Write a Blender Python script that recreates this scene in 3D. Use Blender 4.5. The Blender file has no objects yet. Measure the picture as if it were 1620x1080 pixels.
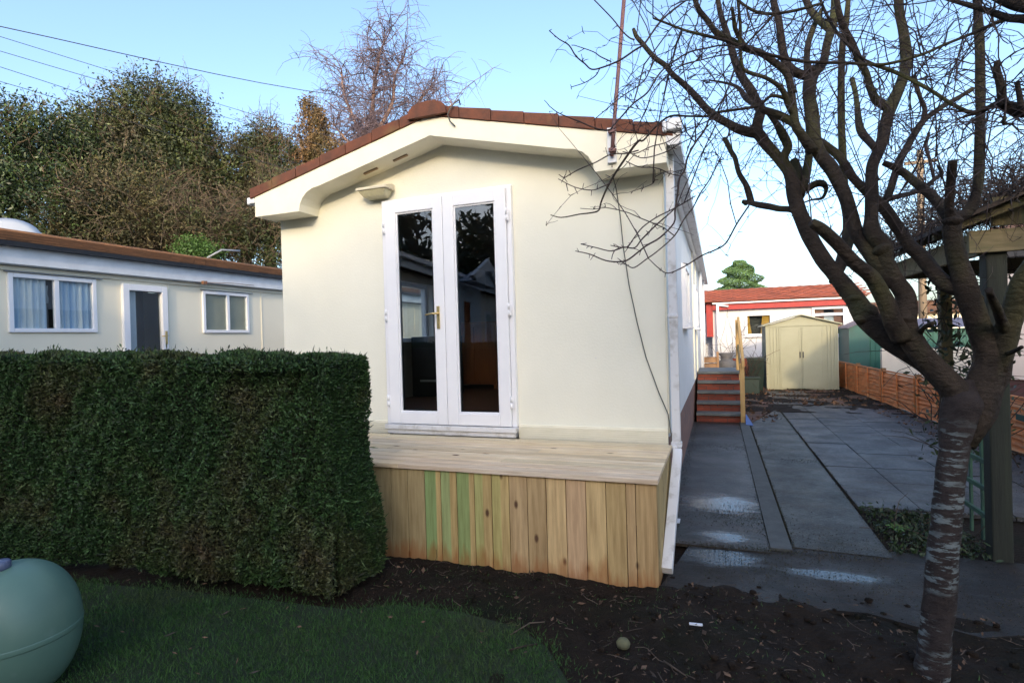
import bpy, bmesh, math, random
import numpy as np
from mathutils import Vector, Matrix, noise
random.seed(7); rng = np.random.default_rng(7)
C = bpy.context.scene.collection
R = math.radians
# ------------------------------------------------------------------ camera calibration (recovered from the photograph)
F_, YAW, PIT, ROL, H = 871.59, R(-20.455), R(-.382), R(-1.613), 1.5
fwd = Vector((math.sin(YAW)*math.cos(PIT), math.cos(YAW)*math.cos(PIT), math.sin(PIT)))
rt = Vector((math.cos(YAW), -math.sin(YAW), 0)); upv = rt.cross(fwd)
def ray(px, py):
    c, s = math.cos(ROL), math.sin(ROL); a, b = px-810, py-540
    u = a*c+b*s; v = -a*s+b*c
    return fwd+rt*(u/F_)-upv*(v/F_)
O = Vector((0, 0, H))
def atZ(px, py, z=0): d = ray(px, py); return O+d*((z-H)/d.z)
def atY(px, py, y): d = ray(px, py); return O+d*(y/d.y)
def atX(px, py, x): d = ray(px, py); return O+d*(x/d.x)
def atD(px, py, t): return O+ray(px, py)*t
# ------------------------------------------------------------------ materials
def nt(name):
    m = bpy.data.materials.new(name); m.use_nodes = True
    t = m.node_tree; b = t.nodes['Principled BSDF']; return m, t, b
def N(t, typ, **k):
    n = t.nodes.new(typ)
    for a, v in k.items():
        if a.startswith('i_'): n.inputs[a[2:].replace('_', ' ')].default_value = v
        else: setattr(n, a, v)
    return n
def L(t, a, b): t.links.new(a, b)
def rgb(c): return (c[0], c[1], c[2], 1)
def mixc(t, fac, a, b, mode='MIX'):
    n = t.nodes.new('ShaderNodeMix'); n.data_type = 'RGBA'; n.blend_type = mode
    for i, v in ((0, fac), (6, a), (7, b)):
        if hasattr(v, 'links'): L(t, v, n.inputs[i])
        elif isinstance(v, (int, float)): n.inputs[i].default_value = v
        else: n.inputs[i].default_value = rgb(v)
    return n.outputs[2]
def coords(t, sc=(1, 1, 1), rot=(0, 0, 0)):
    c = t.nodes.new('ShaderNodeTexCoord'); m = t.nodes.new('ShaderNodeMapping')
    m.inputs['Scale'].default_value = sc; m.inputs['Rotation'].default_value = rot
    L(t, c.outputs['Object'], m.inputs['Vector']); return m.outputs[0]
def noi(t, vec, scale, detail=4, rough=.55, lo=None, hi=None):
    n = N(t, 'ShaderNodeTexNoise', i_Scale=scale, i_Detail=detail, i_Roughness=rough); L(t, vec, n.inputs['Vector'])
    if lo is None: return n.outputs[0]
    r = N(t, 'ShaderNodeMapRange'); r.inputs[1].default_value = lo; r.inputs[2].default_value = hi
    L(t, n.outputs[0], r.inputs[0]); return r.outputs[0]
def bump(t, b, h, strength=.3, dist=.01):
    n = N(t, 'ShaderNodeBump', i_Strength=strength, i_Distance=dist); L(t, h, n.inputs['Height']); L(t, n.outputs[0], b.inputs['Normal']); return n
MATS = {}
def M(name, c1, c2=None, rough=.6, sc=3., st=(1, 1, 1), lo=.35, hi=.65, c3=None, sc3=.6, lo3=.5, hi3=.7, rand=0., bmp=0, bsc=60, bdist=.006, metal=0, spec=.5, bst=(1, 1, 1), attr=False, r2=None):
    m, t, b = nt(name); v = coords(t, st)
    b.inputs['Roughness'].default_value = rough; b.inputs['Metallic'].default_value = metal; b.inputs['Specular IOR Level'].default_value = spec
    col = None
    if c2 is not None: f = noi(t, v, sc, 5, .6, lo, hi); col = mixc(t, f, c1, c2)
    else: b.inputs['Base Color'].default_value = rgb(c1)
    if c3 is not None: col = mixc(t, noi(t, v, sc3, 3, .6, lo3, hi3), col, c3)
    if rand:
        g = N(t, 'ShaderNodeNewGeometry'); r = N(t, 'ShaderNodeMapRange'); r.inputs[3].default_value = 1-rand; r.inputs[4].default_value = 1+rand
        L(t, g.outputs['Random Per Island'], r.inputs[0]); cc = N(t, 'ShaderNodeCombineColor')
        for i in range(3): L(t, r.outputs[0], cc.inputs[i])
        col = mixc(t, 1., col if col is not None else c1, cc.outputs[0], 'MULTIPLY')
    if attr:
        a = N(t, 'ShaderNodeAttribute', attribute_name='Col'); col = mixc(t, 1., col, a.outputs[0], 'MULTIPLY')
    if col is not None: L(t, col, b.inputs['Base Color'])
    if r2 is not None:
        n = noi(t, v, sc*1.7, 3, .5, .35, .65); r = N(t, 'ShaderNodeMapRange'); r.inputs[3].default_value = rough; r.inputs[4].default_value = r2
        L(t, n, r.inputs[0]); L(t, r.outputs[0], b.inputs['Roughness'])
    if bmp: bump(t, b, noi(t, coords(t, bst), bsc, 6, .6), bmp, bdist)
    MATS[name] = m; return m
M('render', (0.8539, 0.8359, 0.7203), (0.8038, 0.7887, 0.6762), .75, 1.3, c3=(0.7938, 0.7736, 0.6664), sc3=.9, lo3=.62, hi3=.85, bmp=.35, bsc=55, bdist=.006)
M('fascia', (0.8772, 0.832, 0.6875), (0.816, 0.78, 0.6354), .55, 4, bmp=.15, bsc=40)
M('white_upvc', (.88, .88, .91), (.84, .84, .88), .28, 6, lo=.4, hi=.8)
M('white_paint', (.78, .80, .84), (.68, .70, .74), .45, 5)
M('dirty_white', (.74, .74, .76), (.42, .40, .38), .45, 9, lo=.52, hi=.78, bmp=.1)
M('side_wall', (0.8208, 0.8316, 0.8424), (0.756, 0.7668, 0.7776), .7, 1.6, bmp=.35, bsc=55)
M('cream_panel', (.90, .835, .67), (.86, .795, .635), .7, 1.1, bmp=.2, bsc=40)
M('tile_red', (.17, .055, .028), (.10, .04, .025), .8, 9, c3=(.20, .13, .05), sc3=2.5, lo3=.52, hi3=.75, rand=.14, bmp=.5, bsc=50)
M('tile_brown', (0.1944, 0.0864, 0.036), (0.1152, 0.0576, 0.0288), .85, 8, rand=.35, bmp=.5, bsc=50)
M('tile_bright', (.36, .09, .045), (.26, .075, .04), .8, 8, rand=.25, bmp=.4, bsc=40)
M('tile_under', (.30, .28, .23), (.16, .15, .13), .9, 12, rand=.2, bmp=.4, bsc=50)
M('brass', (.72, .55, .25), rough=.3, metal=.9)
M('steel', (.6, .6, .62), rough=.35, metal=.9)
M('black', (.015, .016, .02), rough=.4)
M('black_plastic', (.02, .022, .03), (.035, .035, .04), .5, 8)
M('red_paint', (0.4, 0.028, 0.024), (0.336, 0.024, 0.024), .55, 6)
M('white_wall', (.74, .73, .76), (.66, .65, .68), .8, 1.5, bmp=.2)
M('pink_wall', (.55, .50, .50), (.48, .44, .44), .8, 1.5, bmp=.3)
M('shed_cream', (0.3816, 0.3771, 0.268), (0.3421, 0.3367, 0.2327), .5, 2, c3=(0.2961, 0.2829, 0.2116), sc3=1.2, lo3=.6, hi3=.8, bmp=.1)
M('shed_green', (.02, .10, .09), (.025, .085, .08), .55, 3)
M('shed_roof', (.16, .14, .19), (.12, .11, .14), .6, 4)
M('soil', (0.0106, 0.0067, 0.0046), (0.0227, 0.0144, 0.0091), .9, 6, spec=.2, lo=.3, hi=.7, c3=(0.0085, 0.0094, 0.004), sc3=1.3, lo3=.5, hi3=.68, bmp=1., bsc=30, bdist=.03)
M('leafy_soil', (.15, .07, .045), (.07, .045, .035), .9, 5, c3=(.05, .055, .03), sc3=1.2, bmp=1., bsc=25, bdist=.03)
M('lawn_base', (0.009, 0.02, 0.005), (0.015, 0.025, 0.0075), .95, 9, bmp=.6)
M('grass', (0.0232, 0.0707, 0.0096), (0.0349, 0.0967, 0.0136), .7, 2.5, c3=(0.0581, 0.0632, 0.0191), sc3=1.4, lo3=.52, hi3=.8, rand=.4)
M('kerb', (0.085, 0.09, 0.09), (0.055, 0.06, 0.06), .8, 8, bmp=.4)
M('stone', (.14, .145, .15), (.08, .085, .09), .75, 6, c3=(.20, .20, .18), sc3=3, bmp=.5)
M('tread', (.12, .13, .13), (.07, .08, .085), .7, 5, c3=(.17, .18, .18), sc3=3, bmp=.5)
M('new_timber', (0.5084, 0.34, 0.14), (0.41, 0.255, 0.1), .7, 4, (8, 8, .8), bmp=.2)
M('weathered_timber', (0.15, 0.1232, 0.0638), (0.09, 0.0836, 0.0467), .85, 6, (8, 8, .6), c3=(0.06, 0.0748, 0.0425), sc3=1.5, bmp=.6, bsc=20, bst=(8, 8, .7))
M('arbour_beam', (0.225, 0.18, 0.105), (0.15, 0.1275, 0.0675), .85, 6, (1, 8, 8), c3=(0.105, 0.1125, 0.0525), sc3=1., bmp=.6, bsc=20)
M('dark_post', (0.0202, 0.0237, 0.0162), (0.0116, 0.0142, 0.01), .8, 6, (10, 10, .5), c3=(0.0289, 0.0341, 0.0212), sc3=1.5, bmp=.6, bsc=20, bst=(8, 8, .7))
M('green_timber', (.05, .12, .075), (.035, .08, .055), .75, 9, bmp=.3)
M('fence_timber', (0.65, 0.2125, 0.0607), (0.468, 0.15, 0.0473), .75, 5, (1.5, 1.5, 14), c3=(0.52, 0.25, 0.108), sc3=1.2, rand=.2, bmp=.5, bsc=12, bst=(1, 1, 10))
M('fence_post', (.36, .17, .06), (.25, .13, .06), .8, 5, (8, 8, 1), bmp=.4)
M('bark', (0.0264, 0.0192, 0.015), (0.0536, 0.0384, 0.0279), .8, 14, (1, 1, .6), spec=.25, c3=(0.1, 0.095, 0.0374), sc3=2.2, lo3=.5, hi3=.7, bmp=1., bsc=30, bdist=.02, bst=(1, 1, 1.6))
M('twig', (0.033, 0.0192, 0.0204), (0.051, 0.033, 0.027), .75, 9)
M('dark_twig', (0.03, 0.0216, 0.018), (0.054, 0.036, 0.027), .85, 5)
M('birch_twig', (0.1054, 0.0806, 0.1054), (0.1364, 0.0992, 0.1178), .8, 1.5)
M('birch_bark', (.34, .22, .17), (.22, .13, .10), .8, 2)
M('tan_twig', (0.128, 0.088, 0.056), (0.08, 0.06, 0.04), .85, 1.5)
M('ivy_dark', (.018, .030, .008), (.062, .082, .020), .65, 1.1, lo=.42, hi=.6, c3=(0.0682, 0.0496, 0.0279), sc3=.35, rand=.5)
M('laurel', (.014, .028, .008), (.060, .092, .022), .5, 1.1, lo=.42, hi=.62, rand=.55)
M('brown_foliage', (.085, .070, .026), (.040, .052, .015), .75, 1.2, lo=.4, hi=.6, c3=(0.0756, 0.0517, 0.0297), sc3=.5, rand=.5)
M('ivy_stump', (0.18, 0.0957, 0.045), (0.1013, 0.09, 0.0338), .75, .9, rand=.45)
M('bright_bush', (0.072, 0.152, 0.024), (0.048, 0.104, 0.02), .6, 1.2, rand=.4)
M('conifer', (0.117, 0.208, 0.0715), (0.078, 0.156, 0.052), .7, 1., rand=.4)
M('core', (.02, .025, .012), (.03, .03, .015), .95, 2)
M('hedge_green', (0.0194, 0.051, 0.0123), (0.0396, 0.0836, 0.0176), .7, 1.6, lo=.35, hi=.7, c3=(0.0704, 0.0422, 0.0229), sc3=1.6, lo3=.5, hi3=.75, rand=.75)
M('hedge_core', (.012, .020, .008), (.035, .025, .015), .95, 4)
M('dead_leaf', (0.121, 0.066, 0.0358), (0.066, 0.0385, 0.0248), .8, 20, rand=.85)
M('stick', (0.102, 0.072, 0.051), (0.054, 0.039, 0.03), .85, 20, rand=.4)
M('moss', (.030, .036, .016), (.045, .034, .024), .9, 5, rand=.6)
M('herb', (0.02, 0.0425, 0.011), (0.015, 0.0275, 0.01), .6, 8, rand=.5)
M('tank', (0.1165, 0.2052, 0.1608), (0.0943, 0.172, 0.1386), .42, 3, c3=(0.1331, 0.2108, 0.1775), sc3=9, lo3=.6, hi3=.75)
M('tank_cap', (.10, .12, .2), rough=.35)  # blue in the base colour stands for sky reflected on the cap
M('tank_strap', (.20, .18, .15), (.12, .1, .09), .6, 8)
M('curtain_blue', (.88, .90, .92), (.50, .66, .86), .8, 9, (1, 1.2, .08), lo=.4, hi=.6)
M('curtain_pale', (.72, .76, .82), (.60, .66, .74), .85, 4)
M('blind', (0.5301, 0.4747, 0.3404), (0.4241, 0.4017, 0.3004), .7, 3)
M('curtain_orange', (.62, .36, .06), (.50, .27, .05), .8, 6, (3, 3, .4))
M('curtain_brown', (.30, .13, .07), (.24, .11, .07), .8, 6)
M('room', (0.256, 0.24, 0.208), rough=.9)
M('room_floor', (.20, .09, .055), (.16, .075, .05), .55, 4, (1, 6, 1))
M('cabinet', (0.3348, 0.1069, 0.0325), (0.2604, 0.0837, 0.0279), .45, 4, (6, 6, .6))
M('door_yellow', (.48, .40, .20), rough=.6)
M('pole_wood', (0.294, 0.216, 0.144), (0.224, 0.1728, 0.128), .8, 3, (4, 4, .5))
M('pole_rust', (.20, .09, .085), (.13, .07, .07), .6, 9, (1, 1, 1))
M('wire', (.05, .05, .07), rough=.6)
M('cable', (.09, .09, .08), rough=.6)
M('lamp_body', (.68, .62, .48), (.6, .55, .42), .5, 8)
M('lamp_lens', (.62, .58, .38), (.5, .46, .3), .25, 20)
M('vent', (.36, .25, .15), rough=.8)
M('grey_plastic', (.60, .60, .70), rough=.4)
M('pot', (.14, .14, .15), (.09, .09, .1), .8, 8, bmp=.3)
M('terracotta', (.30, .14, .07), (.22, .1, .06), .8, 8)
M('green_plastic', (.004, .022, .02), rough=.5)
M('green_mid', (.02, .11, .085), rough=.55)
M('green_bin', (.003, .018, .014), rough=.45)
M('bluesheet', (.10, .18, .42), rough=.5)
M('wood_crate', (.40, .24, .13), (.30, .17, .09), .8, 6)
M('green_tag', (.02, .07, .06), rough=.5)
M('lamp_grey', (.3, .32, .34), rough=.5)
M('porch_blue', (0.567, 0.6345, 0.702), (0.486, 0.54, 0.621), .6, 3)
M('beige_wall', (0.84, 0.735, 0.595), (0.735, 0.63, 0.525), .8, 2)
M('white_litter', (.75, .78, .85), rough=.4)
M('mossy_stone', (.16, .15, .07), (.10, .10, .06), .9, 20, bmp=.5)
M('dish', (.45, .47, .50), rough=.5)
# glass
m, t, b = nt('glass'); t.nodes.remove(b); o = t.nodes['Material Output']
tr = N(t, 'ShaderNodeBsdfTransparent'); tr.inputs[0].default_value = (.86, .89, .89, 1)
gl = N(t, 'ShaderNodeBsdfGlossy'); gl.inputs['Roughness'].default_value = .0; gl.inputs[0].default_value = (.95, .97, 1, 1)
fr = N(t, 'ShaderNodeFresnel'); fr.inputs[0].default_value = 1.95; ms = N(t, 'ShaderNodeMixShader')
gb_ = N(t, 'ShaderNodeNewGeometry'); iv_ = N(t, 'ShaderNodeMath', operation='SUBTRACT'); iv_.inputs[0].default_value = 1; L(t, gb_.outputs['Backfacing'], iv_.inputs[1]); mf_ = N(t, 'ShaderNodeMath', operation='MULTIPLY'); L(t, fr.outputs[0], mf_.inputs[0]); L(t, iv_.outputs[0], mf_.inputs[1]); L(t, mf_.outputs[0], ms.inputs[0]); L(t, tr.outputs[0], ms.inputs[1]); L(t, gl.outputs[0], ms.inputs[2]); L(t, ms.outputs[0], o.inputs[0]); MATS['glass'] = m
# brick
def brick(name, c1, c2, mort, sc=1., bw=.225, bh=.075):
    m, t, b = nt(name); c = t.nodes.new('ShaderNodeTexCoord'); s = N(t, 'ShaderNodeSeparateXYZ'); L(t, c.outputs['Object'], s.inputs[0])
    a = N(t, 'ShaderNodeMath', operation='ADD'); L(t, s.outputs[0], a.inputs[0]); L(t, s.outputs[1], a.inputs[1])
    k = N(t, 'ShaderNodeCombineXYZ'); L(t, a.outputs[0], k.inputs[0]); L(t, s.outputs[2], k.inputs[1])
    br = N(t, 'ShaderNodeTexBrick'); br.inputs['Scale'].default_value = sc; br.inputs['Brick Width'].default_value = bw; br.inputs['Row Height'].default_value = bh
    br.inputs['Mortar Size'].default_value = .006; br.inputs['Color1'].default_value = rgb(c1); br.inputs['Color2'].default_value = rgb(c2); br.inputs['Mortar'].default_value = rgb(mort)
    L(t, k.outputs[0], br.inputs['Vector']); n = noi(t, c.outputs['Object'], 9, 4, .6, .3, .7)
    col = mixc(t, n, br.outputs[0], (c2[0]*.6, c2[1]*.7, c2[2]*.8)); n.node.inputs[4].default_value = .5
    L(t, col, b.inputs['Base Color']); b.inputs['Roughness'].default_value = .9
    bump(t, b, br.outputs[1], -.5, .006); MATS[name] = m
brick('brick_red', (.26, .055, .03), (.17, .04, .025), (.05, .04, .04))
brick('brick_pink', (.30, .16, .12), (.22, .12, .10), (.2, .17, .15))
brick('brick_dark', (.08, .035, .04), (.06, .03, .035), (.06, .05, .05))
# deck wood: grain along an axis, per-board tint from the Col attribute, knots, rusty stain creeping up from the bottom
def plank(name, axis, c1, c2, stain=False):
    m, t, b = nt(name); st = [9, 9, 9]; st[axis] = .55
    v = coords(t, st); a = N(t, 'ShaderNodeAttribute', attribute_name='Col')
    g = noi(t, v, 4.5, 6, .65, .35, .7); col = mixc(t, g, c1, c2)
    kst = [9, 9, 9]; kst[axis] = 4.5
    vo = N(t, 'ShaderNodeTexVoronoi', i_Scale=1., i_Randomness=1.); L(t, coords(t, kst), vo.inputs['Vector'])
    kr = N(t, 'ShaderNodeMapRange'); kr.inputs[1].default_value = .16; kr.inputs[2].default_value = .07; L(t, vo.outputs[0], kr.inputs[0])
    sp = N(t, 'ShaderNodeSeparateColor'); L(t, vo.outputs[1], sp.inputs[0]); gt = N(t, 'ShaderNodeMath', operation='GREATER_THAN'); gt.inputs[1].default_value = .55; L(t, sp.outputs[0], gt.inputs[0])
    mu = N(t, 'ShaderNodeMath', operation='MULTIPLY'); L(t, kr.outputs[0], mu.inputs[0]); L(t, gt.outputs[0], mu.inputs[1])
    col = mixc(t, 1., col, a.outputs[0], 'MULTIPLY')
    col = mixc(t, mu.outputs[0], col, (.10, .045, .02))
    if stain:
        s = N(t, 'ShaderNodeSeparateXYZ'); L(t, coords(t), s.inputs[0]); n2 = noi(t, coords(t, (14, 14, 2.2)), 1.3, 4, .6)
        r = N(t, 'ShaderNodeMath', operation='MULTIPLY_ADD'); r.inputs[1].default_value = .36; r.inputs[2].default_value = -.07; L(t, n2, r.inputs[0])
        d = N(t, 'ShaderNodeMath', operation='SUBTRACT'); L(t, r.outputs[0], d.inputs[0]); L(t, s.outputs[2], d.inputs[1])
        q = N(t, 'ShaderNodeMapRange'); q.inputs[1].default_value = 0; q.inputs[2].default_value = .10; q.inputs[4].default_value = .62; L(t, d.outputs[0], q.inputs[0])
        col = mixc(t, q.outputs[0], col, (.30, .095, .018))
    L(t, col, b.inputs['Base Color']); b.inputs['Roughness'].default_value = .7; bump(t, b, g, .25, .004); MATS[name] = m
plank('plank_front', 2, (.62, .45, .23), (.38, .255, .12), True)
plank('plank_top', 0, (.82, .69, .50), (.50, .37, .23))
# wet concrete
def wet(name, c1, c2, c3, puddles, r_dry=.55, r_wet=.06):
    m, t, b = nt(name); v = coords(t); f = noi(t, v, 3, 6, .7, .35, .65); col = mixc(t, f, c1, c2); col = mixc(t, noi(t, v, 1.6, 7, .75, .47, .6), col, c3)
    fm = N(t, 'ShaderNodeMapRange'); fm.inputs[3].default_value = .55; fm.inputs[4].default_value = 1.5; L(t, noi(t, v, 22, 6, .8, .35, .65), fm.inputs[0]); fc = N(t, 'ShaderNodeCombineColor'); [L(t, fm.outputs[0], fc.inputs[i]) for i in range(3)]; col = mixc(t, 1., col, fc.outputs[0], 'MULTIPLY')
    st2 = noi(t, coords(t, (.8, 3.5, 1)), 1.1, 5, .7, .5, .62); col = mixc(t, st2, col, (c2[0]*1.25, c2[1]*1.05, c2[2]*.85))
    sp = noi(t, v, 70, 2, .5, .60, .70); col = mixc(t, sp, col, (c1[0]*1.9, c1[1]*1.9, c1[2]*1.9))
    acc = None
    for (x, y, rx, ry) in puddles:
        mp = N(t, 'ShaderNodeMapping'); mp.vector_type = 'POINT'; mp.inputs['Location'].default_value = (-x/rx, -y/ry, 0); mp.inputs['Scale'].default_value = (1/rx, 1/ry, 0)
        tc = t.nodes.new('ShaderNodeTexCoord'); L(t, tc.outputs['Object'], mp.inputs['Vector']); ln = N(t, 'ShaderNodeVectorMath', operation='LENGTH'); L(t, mp.outputs[0], ln.inputs[0])
        n2 = noi(t, coords(t, (2.6, 8, 1)), 1.3, 6, .7); ad = N(t, 'ShaderNodeMath', operation='MULTIPLY_ADD'); ad.inputs[1].default_value = 1.6; L(t, n2, ad.inputs[0]); L(t, ln.outputs['Value'], ad.inputs[2])
        mr = N(t, 'ShaderNodeMapRange'); mr.inputs[1].default_value = 1.62; mr.inputs[2].default_value = 1.2; L(t, ad.outputs[0], mr.inputs[0])
        if acc is None: acc = mr.outputs[0]
        else: mx = N(t, 'ShaderNodeMath', operation='MAXIMUM'); L(t, acc, mx.inputs[0]); L(t, mr.outputs[0], mx.inputs[1]); acc = mx.outputs[0]
    if acc is not None:
        sk = noi(t, coords(t, (1, 1.6, 1)), 48, 3, .6, .44, .56); mk = N(t, 'ShaderNodeMath', operation='MULTIPLY'); L(t, acc, mk.inputs[0]); L(t, sk, mk.inputs[1]); pw = N(t, 'ShaderNodeMath', operation='MAXIMUM'); h2 = N(t, 'ShaderNodeMath', operation='MULTIPLY'); h2.inputs[1].default_value = .86; L(t, acc, h2.inputs[0]); L(t, mk.outputs[0], pw.inputs[0]); L(t, h2.outputs[0], pw.inputs[1]); acc = pw.outputs[0]
    base_r = noi(t, v, 2.3, 4, .6, .3, .7); r1 = N(t, 'ShaderNodeMapRange'); r1.inputs[3].default_value = r_dry; r1.inputs[4].default_value = r_dry*.55; L(t, base_r, r1.inputs[0])
    rr = r1.outputs[0]
    if acc is not None:
        q = N(t, 'ShaderNodeMix'); L(t, acc, q.inputs[0]); L(t, rr, q.inputs[2]); q.inputs[3].default_value = r_wet; rr = q.outputs[0]
        col = mixc(t, acc, col, (c1[0]*.45, c1[1]*.45, c1[2]*.45))
    L(t, rr, b.inputs['Roughness']); L(t, col, b.inputs['Base Color'])
    b.inputs['Specular IOR Level'].default_value = .5 if acc is not None else .2
    bn = bump(t, b, noi(t, v, 40, 8, .75), .9, .012)
    if acc is not None:
        iv = N(t, 'ShaderNodeMapRange'); iv.inputs[3].default_value = .9; iv.inputs[4].default_value = .08; L(t, acc, iv.inputs[0]); L(t, iv.outputs[0], bn.inputs['Strength'])
    MATS[name] = m
PUD = [(-.02, 5.1, .50, .42), (.02, 4.28, .3, .16)]
wet('path_wet', (.019, .018, .018), (.027, .023, .020), (.010, .011, .008), PUD)
wet('path_pale', (.050, .053, .052), (.036, .038, .038), (.024, .026, .022), [], .6)
wet('drive_mud', (.010, .0075, .0065), (.020, .0145, .011), (.006, .005, .004), [(-.05, 3.9, .42, .26), (.62, 3.80, .42, .13), (1.9, 3.72, .7, .13), (3., 3.75, .8, .15)], .75, .18)
wet('slab', (.066, .067, .072), (.048, .049, .054), (.036, .037, .040), [], .62)
MATS['slab'].node_tree.nodes['Principled BSDF'].inputs['Specular IOR Level'].default_value = .2
# cherry trunk bark with pale lichen bands
m, t, b = nt('cherry_trunk'); v = coords(t, (1, 1, 1)); base = mixc(t, noi(t, v, 20, 5, .6, .3, .7), (.020, .015, .015), (.048, .036, .033))
ba = noi(t, coords(t, (9, 9, 38)), 1.15, 6, .65, .515, .56); big = noi(t, v, 4.5, 3, .6, .40, .52); mu = N(t, 'ShaderNodeMath', operation='MULTIPLY'); L(t, ba, mu.inputs[0]); L(t, big, mu.inputs[1])
sz_ = N(t, 'ShaderNodeSeparateXYZ'); L(t, v, sz_.inputs[0]); fz_ = N(t, 'ShaderNodeMapRange'); fz_.inputs[1].default_value = 1.12; fz_.inputs[2].default_value = 1.0; L(t, sz_.outputs[2], fz_.inputs[0]); m3 = N(t, 'ShaderNodeMath', operation='MULTIPLY'); L(t, mu.outputs[0], m3.inputs[0]); L(t, fz_.outputs[0], m3.inputs[1]); col = mixc(t, m3.outputs[0], base, (.17, .20, .205)); L(t, col, b.inputs['Base Color']); b.inputs['Roughness'].default_value = .75
bump(t, b, noi(t, coords(t, (3, 3, 6)), 9, 6, .75), .9, .014); b.inputs['Specular IOR Level'].default_value = .25; MATS['cherry_trunk'] = m
# ------------------------------------------------------------------ mesh building
class MB:
    def __init__(s): s.v = []; s.f = []; s.c = []; s.sm = []
    def face(s, pts, col=(1, 1, 1), smooth=False):
        n = len(s.v); s.v += [tuple(p) for p in pts]; s.f.append(tuple(range(n, n+len(pts)))); s.c.append(col); s.sm.append(smooth)
    def add(s, vs, fs, col=(1, 1, 1), smooth=False):
        n = len(s.v); s.v += [tuple(p) for p in vs]
        for f in fs: s.f.append(tuple(i+n for i in f)); s.c.append(col); s.sm.append(smooth)
        return s
    def box(s, x0, x1, y0, y1, z0, z1, col=(1, 1, 1), mat=None):
        if x0 > x1: x0, x1 = x1, x0
        if y0 > y1: y0, y1 = y1, y0
        vs = [Vector((x, y, z)) for z in (z0, z1) for (x, y) in ((x0, y0), (x1, y0), (x1, y1), (x0, y1))]
        if mat is not None: vs = [mat @ p for p in vs]
        return s.add(vs, [(0, 3, 2, 1), (4, 5, 6, 7), (0, 1, 5, 4), (1, 2, 6, 5), (2, 3, 7, 6), (3, 0, 4, 7)], col)
    def prism(s, poly, d, col=(1, 1, 1)):      # poly: list of 3-D points, extruded along vector d
        n = len(poly); d = Vector(d); a = [Vector(p) for p in poly]; vs = a+[p+d for p in a]
        nrm = Vector((0, 0, 0))
        for i in range(n): nrm += a[i].cross(a[(i+1) % n])
        if nrm.dot(d) > 0: vs = [p+d for p in a]+a
        s.add(vs, [tuple(range(n)), tuple(range(2*n-1, n-1, -1))]+[((i+1) % n, i, n+i, n+(i+1) % n) for i in range(n)], col); return s
    def tube(s, pts, rad, seg=8, col=(1, 1, 1), cap=True, smooth=True, jit=0.):
        pts = [Vector(p) for p in pts]; n = len(pts)
        if not hasattr(rad, '__len__'): rad = [rad]*n
        ref = None; vs = []
        for i, p in enumerate(pts):
            d = (pts[min(i+1, n-1)]-pts[max(i-1, 0)]).normalized()
            if ref is None: ref = d.orthogonal().normalized()
            ref = (ref-d*ref.dot(d)).normalized(); bi = d.cross(ref)
            for k in range(seg):
                a = 2*math.pi*k/seg; r = rad[i]
                if jit: r *= 1+jit*noise.noise(Vector((p.x*9+math.cos(a)*1.3, p.y*9+math.sin(a)*1.3, p.z*9)))
                vs.append(p+(ref*math.cos(a)+bi*math.sin(a))*r)
        fs = [(i*seg+k, i*seg+(k+1) % seg, (i+1)*seg+(k+1) % seg, (i+1)*seg+k) for i in range(n-1) for k in range(seg)]
        if cap: fs += [tuple(range(seg-1, -1, -1)), tuple(range((n-1)*seg, n*seg))]
        return s.add(vs, fs, col, smooth)
    def lathe(s, prof, c, seg=32, ax=(0, 0, 1), smooth=True):   # prof: (radius, height)
        q = Vector((0, 0, 1)).rotation_difference(Vector(ax)); vs = []; c = Vector(c)
        for r, h in prof:
            for k in range(seg): a = 2*math.pi*k/seg; vs.append(c+q @ Vector((r*math.cos(a), r*math.sin(a), h)))
        n = len(prof); fs = [(i*seg+k, i*seg+(k+1) % seg, (i+1)*seg+(k+1) % seg, (i+1)*seg+k) for i in range(n-1) for k in range(seg)]
        fs += [tuple(range(seg-1, -1, -1)), tuple(range((n-1)*seg, n*seg))]
        return s.add(vs, fs, (1, 1, 1), smooth)
    def build(s, name, mat, parent=None, bevel=0):
        off = Vector((0, 0, 0))
        p = parent
        while p is not None: off += p.location; p = p.parent
        me = bpy.data.meshes.new(name); me.from_pydata([(a[0]-off.x, a[1]-off.y, a[2]-off.z) for a in s.v], [], s.f); me.materials.append(MATS[mat])
        me.polygons.foreach_set('use_smooth', s.sm)
        ca = me.color_attributes.new('Col', 'FLOAT_COLOR', 'CORNER'); arr = []
        for f, c in zip(s.f, s.c): arr += [c[0], c[1], c[2], 1]*len(f)
        ca.data.foreach_set('color', arr); me.update()
        o = bpy.data.objects.new(name, me); C.objects.link(o)
        if parent is not None: o.parent = parent
        if bevel:
            bv = o.modifiers.new('b', 'BEVEL'); bv.width = bevel; bv.segments = 2; bv.limit_method = 'ANGLE'; bv.angle_limit = R(40)
        return o
def npmesh(name, V, Fq, mat, parent=None, smooth=False):
    V = np.asarray(V, dtype=np.float32).reshape(-1, 3); Fq = np.asarray(Fq, dtype=np.int32)
    off = Vector((0, 0, 0)); p = parent
    while p is not None: off += p.location; p = p.parent
    V = V-np.array(off, dtype=np.float32); n, k = Fq.shape
    me = bpy.data.meshes.new(name); me.vertices.add(len(V)); me.vertices.foreach_set('co', V.ravel())
    me.loops.add(n*k); me.loops.foreach_set('vertex_index', Fq.ravel()); me.polygons.add(n); me.polygons.foreach_set('loop_start', np.arange(n, dtype=np.int32)*k)
    me.polygons.foreach_set('use_smooth', np.full(n, smooth)); me.update(calc_edges=True); me.validate()
    me.materials.append(MATS[mat]); o = bpy.data.objects.new(name, me); C.objects.link(o)
    if parent is not None: o.parent = parent
    return o
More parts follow.
